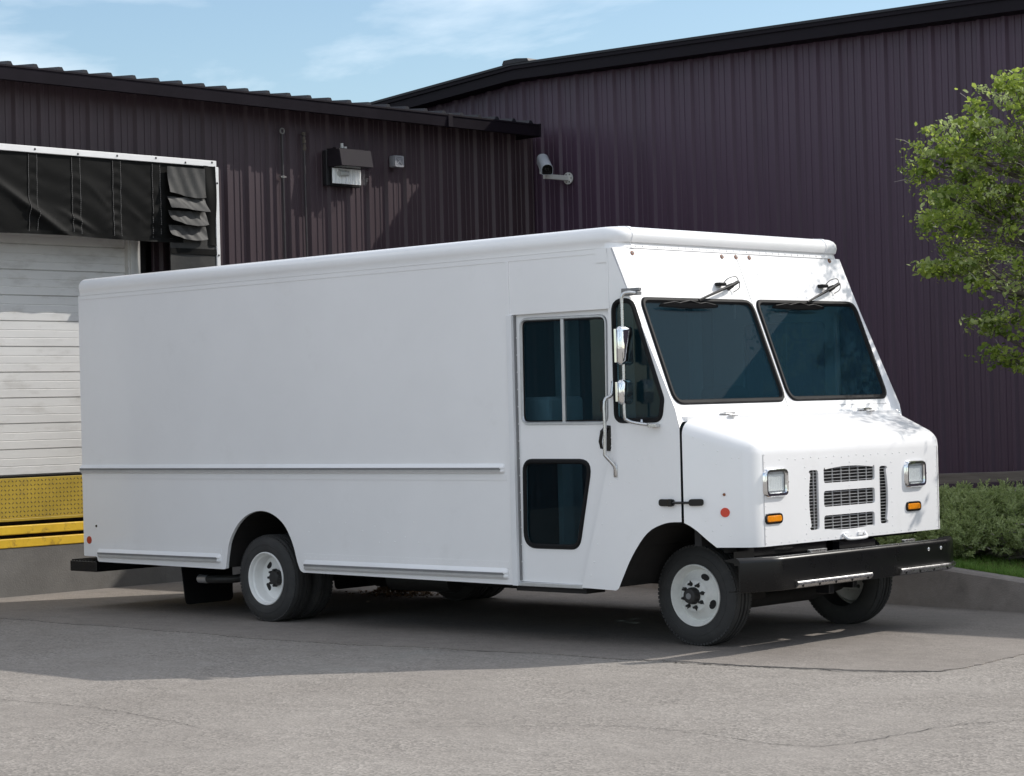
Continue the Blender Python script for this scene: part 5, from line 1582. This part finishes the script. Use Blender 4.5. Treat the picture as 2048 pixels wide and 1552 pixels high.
def shrub(cx, cy, rx, ry, top, n, seed, label):
    rs = random.Random(seed)
    zb = lawn_z(cx, cy)
    t = thing('shrub', label, 'shrub', (cx, cy, zb), 'low needled shrubs along the kerb')
    # lobes make an uneven mound
    lob = []
    for k in range(95):
        a = rs.uniform(0, 2 * pi); q = sqrt(rs.random()) * 0.95
        lx, ly = cx + rx * q * cos(a), cy + ry * q * sin(a)
        lz = zb + max(0.10, (top - zb) * (1 - q ** 3.2) * rs.uniform(0.45, 1.0) ** 0.7 * 0.88)
        lob.append((Vector((lx, ly, lz)), rs.uniform(0.09, 0.17)))
    for k in range(34):
        a = rs.uniform(pi * 1.05, pi * 1.95); q = rs.uniform(0.72, 1.0)
        lob.append((Vector((cx + rx * q * cos(a), cy + ry * q * sin(a), zb + rs.uniform(0.10, 0.42) * (top - zb))), rs.uniform(0.09, 0.15)))
    bm = bmesh.new()
    base = [Vector((cx + rs.uniform(-0.25, 0.25) * rx, cy + rs.uniform(-0.2, 0.2) * ry, zb - 0.03)) for _ in range(6)]
    for c, r in lob:
        b = rs.choice(base); m = b.lerp(c, 0.5) + Vector((rs.gauss(0, 0.05), rs.gauss(0, 0.05), -0.06))
        tube(bm, smoothpts([b, m, c], 3), [0.014] * 3 + [0.010] * 3 + [0.005], 5)
        for _ in range(5):
            e = c + Vector((rs.gauss(0, 1), rs.gauss(0, 1), abs(rs.gauss(0.2, 0.7)))).normalized() * r * 0.9
            tube(bm, [c.lerp(m, 0.25), c.lerp(e, 0.5) + Vector((0, 0, 0.01)), e], [0.006, 0.0045, 0.003], 4)
    for _ in range(26):
        b = rs.choice(base); a = rs.uniform(pi, 2 * pi)
        e = Vector((cx + rx * 0.95 * cos(a), cy + ry * 0.98 * sin(a), zb + rs.uniform(0.08, 0.34)))
        tube(bm, smoothpts([b, b.lerp(e, 0.55) + Vector((0, 0, rs.uniform(0.02, 0.12))), e], 3), [0.010] * 3 + [0.008] * 3 + [0.004], 5)
    mk('stem', bm, 'twig', t, 60)
    # shoots with whorls of short needles, gathered in tufts
    vs, fs, mi = [], [], []
    def shoot(p, ax_, L_, m):
        u, v = frame_of(ax_)
        for k in range(10):
            f = k / 9
            a = k * 2.4 + rs.uniform(-0.4, 0.4)
            sp_ = 0.95 - 0.75 * f
            dr = (ax_ * (1.05 - sp_) + (u * cos(a) + v * sin(a)) * sp_).normalized()
            q = p + ax_ * (L_ * f)
            s = dr.cross(ax_ + Vector((0.013, 0.021, 0.03))).normalized() * 0.0046
            ln = 0.036 * rs.uniform(0.8, 1.2) * (1 - 0.35 * f)
            o = len(vs)
            vs.extend([tuple(q - s * 0.7), tuple(q + s * 0.7), tuple(q + dr * ln * 0.75 + s), tuple(q + dr * ln), tuple(q + dr * ln * 0.75 - s)])
            fs.append((o, o + 1, o + 2, o + 3, o + 4)); mi.append(m)
    for _ in range(n):
        c, r = rs.choice(lob)
        d = Vector((rs.gauss(0, 1), rs.gauss(-0.15, 1), rs.gauss(0.35, 0.9))).normalized()
        p = c + d * r * (1 - 0.35 * rs.random() ** 2.0)
        if p.z < zb + 0.05: continue
        m = 1 if rs.random() < 0.42 else 0
        for _k in range(rs.randint(3, 4)):
            e = (d * 0.8 + Vector((rs.gauss(0, 0.5), rs.gauss(0, 0.5), 0.5 + rs.gauss(0, 0.3)))).normalized()
            shoot(p + Vector((rs.gauss(0, 0.012), rs.gauss(0, 0.012), rs.gauss(0, 0.012))), e, rs.uniform(0.035, 0.065), m)
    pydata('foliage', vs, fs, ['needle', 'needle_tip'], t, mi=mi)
shrub(-0.45, 5.05, 1.05, 0.85, 0.93, 5200, 5, 'wide mounded green needled shrub beside the front bumper')
shrub(-1.95, 5.0, 0.85, 0.75, 0.80, 2200, 6, 'low green needled shrub half hidden behind the van hood')
shrub(1.25, 5.0, 0.95, 0.8, 0.80, 2800, 8, 'green needled shrub at the right edge beneath the tree')

# tree
tr = thing('tree', 'leafy bright green tree with bare twigs in front of the tall warehouse wall', 'tree', (1.05, 4.94, 0.25))
rt = random.Random(17)
# lobes of the crown: centre, radii, number of sprays
LOB = [((0.07, 4.71, 3.92), (0.59, 0.67, 0.55), 60),
       ((-0.07, 4.71, 3.34), (0.72, 0.76, 0.4), 66),
       ((-0.45, 4.66, 3.52), (0.34, 0.43, 0.38), 23),
       ((-0.43, 4.66, 3.97), (0.34, 0.38, 0.27), 23),
       ((0.31, 4.8, 2.73), (0.5, 0.67, 0.48), 43),
       ((-0.23, 4.71, 2.96), (0.48, 0.48, 0.23), 26),
       ((0.79, 4.9, 4.42), (0.72, 0.76, 0.48), 58),
       ((1.17, 4.99, 3.61), (0.91, 0.96, 0.86), 87),
       ((0.46, 4.8, 2.42), (0.4, 0.57, 0.21), 23),
       ((1.31, 4.99, 2.75), (0.76, 0.86, 0.48), 43),
       ((0.17, 4.71, 4.38), (0.29, 0.38, 0.19), 14),
       ((-0.71, 4.61, 3.78), (0.17, 0.19, 0.13), 7),
       ((-0.14, 4.66, 2.39), (0.29, 0.29, 0.13), 8),
       ((0.11, 4.61, 2.1), (0.25, 0.29, 0.12), 10),
       ((-0.61, 4.61, 2.9), (0.15, 0.19, 0.11), 5)]
root = Vector((1.05, 4.94, 0.25))
bm = bmesh.new()
trunk_pts = smoothpts([root, (1.07, 4.94, 0.94), (1.01, 4.92, 1.7), (1.03, 4.92, 2.37), (0.98, 4.9, 3.13), (0.93, 4.9, 3.9), (0.89, 4.9, 4.47)], 4)
nT = len(trunk_pts)
tube(bm, trunk_pts, [0.11 * (1 - 0.82 * i / (nT - 1)) for i in range(nT)], 12)
mk('trunk', bm, 'bark', tr, 60)
bmL = bmesh.new(); bmT = bmesh.new()
sprays = []
for (c, r, k) in LOB:
    c = Vector(c); r = Vector(r)
    zt = max(1.4, min(4.3, c.z - 0.55 - 0.25 * rt.random()))
    st = min((Vector(p) for p in trunk_pts), key=lambda p: abs(p.z - zt))
    mid = st.lerp(c, 0.55) + Vector((rt.gauss(0, 0.06), rt.gauss(0, 0.06), -0.08 + rt.gauss(0, 0.06)))
    lim = smoothpts([st, st.lerp(mid, 0.5) + Vector((0, 0, 0.05)), mid, c], 4)
    m = len(lim)
    tube(bmL, lim, [0.030 * (1 - 0.75 * i / (m - 1)) + 0.004 for i in range(m)], 7)
    for _ in range(int(k * 1.25)):
        d = Vector((rt.gauss(0, 1), rt.gauss(0, 1), rt.gauss(0, 1))).normalized()
        q = rt.random() ** 0.45
        p = c + Vector((d.x * r.x, d.y * r.y, d.z * r.z)) * q
        b = Vector(rt.choice(lim[m // 2:]))
        mm = b.lerp(p, 0.5) + Vector((rt.gauss(0, 0.04), rt.gauss(0, 0.04), rt.gauss(0.02, 0.04)))
        tw = smoothpts([b, mm, p], 3)
        if rt.random() < 0.5: tube(bmL, tw, [0.0065 - 0.0045 * i / (len(tw) - 1) for i in range(len(tw))], 4)
        sprays.append((p, (p - mm).normalized(), rt.uniform(0.07, 0.135)))
        if rt.random() < 0.16:
            e = p + (p - mm).normalized() * rt.uniform(0.08, 0.2) + Vector((0, 0, rt.uniform(-0.05, 0.1)))
            tube(bmT, [p, p.lerp(e, 0.5) + Vector((0, 0, 0.015)), e], [0.003, 0.0025, 0.0015], 4)
mk('limb', bmL, 'bark', tr, 60)
o = mk('twig', bmT, 'twig', tr, 60); o['kind'] = 'stuff'
vs, fs, mi = [], [], []
for p, d, r in sprays:
    kind = rt.choices((0, 1, 2), (0.5, 0.22, 0.28))[0]
    big = rt.random() < 0.6
    nl = rt.randint(22, 38) if big else rt.randint(36, 60)
    sx_, sy_ = rt.uniform(0.7, 1.3), rt.uniform(0.7, 1.3)
    for _ in range(nl):
        q = p + Vector((rt.gauss(0, sx_), rt.gauss(0, sy_), rt.gauss(0, 0.55))) * r * 0.5 - d * rt.random() * r * 0.9
        s = rt.uniform(0.018, 0.033) if big else rt.uniform(0.011, 0.019)
        nrm = (Vector((rt.gauss(0, 0.7), rt.gauss(-0.15, 0.7), rt.gauss(0.7, 0.6)))).normalized()
        u, v = frame_of(nrm); a = rt.uniform(0, 6.3)
        u, v = u * cos(a) + v * sin(a), v * cos(a) - u * sin(a)
        o = len(vs)
        el = 0.66 if big else 0.52
        vs += [tuple(q - u * s), tuple(q - u * s * 0.35 + v * s * el), tuple(q + u * s * 0.45 + v * s * el * 0.85 + nrm * s * 0.15), tuple(q + u * s * 1.05), tuple(q + u * s * 0.45 - v * s * el * 0.85 + nrm * s * 0.15), tuple(q - u * s * 0.35 - v * s * el)]
        fs.append((o, o + 1, o + 2, o + 3, o + 4, o + 5)); mi.append(kind if rt.random() < 0.8 else rt.choice((0, 1, 2)))
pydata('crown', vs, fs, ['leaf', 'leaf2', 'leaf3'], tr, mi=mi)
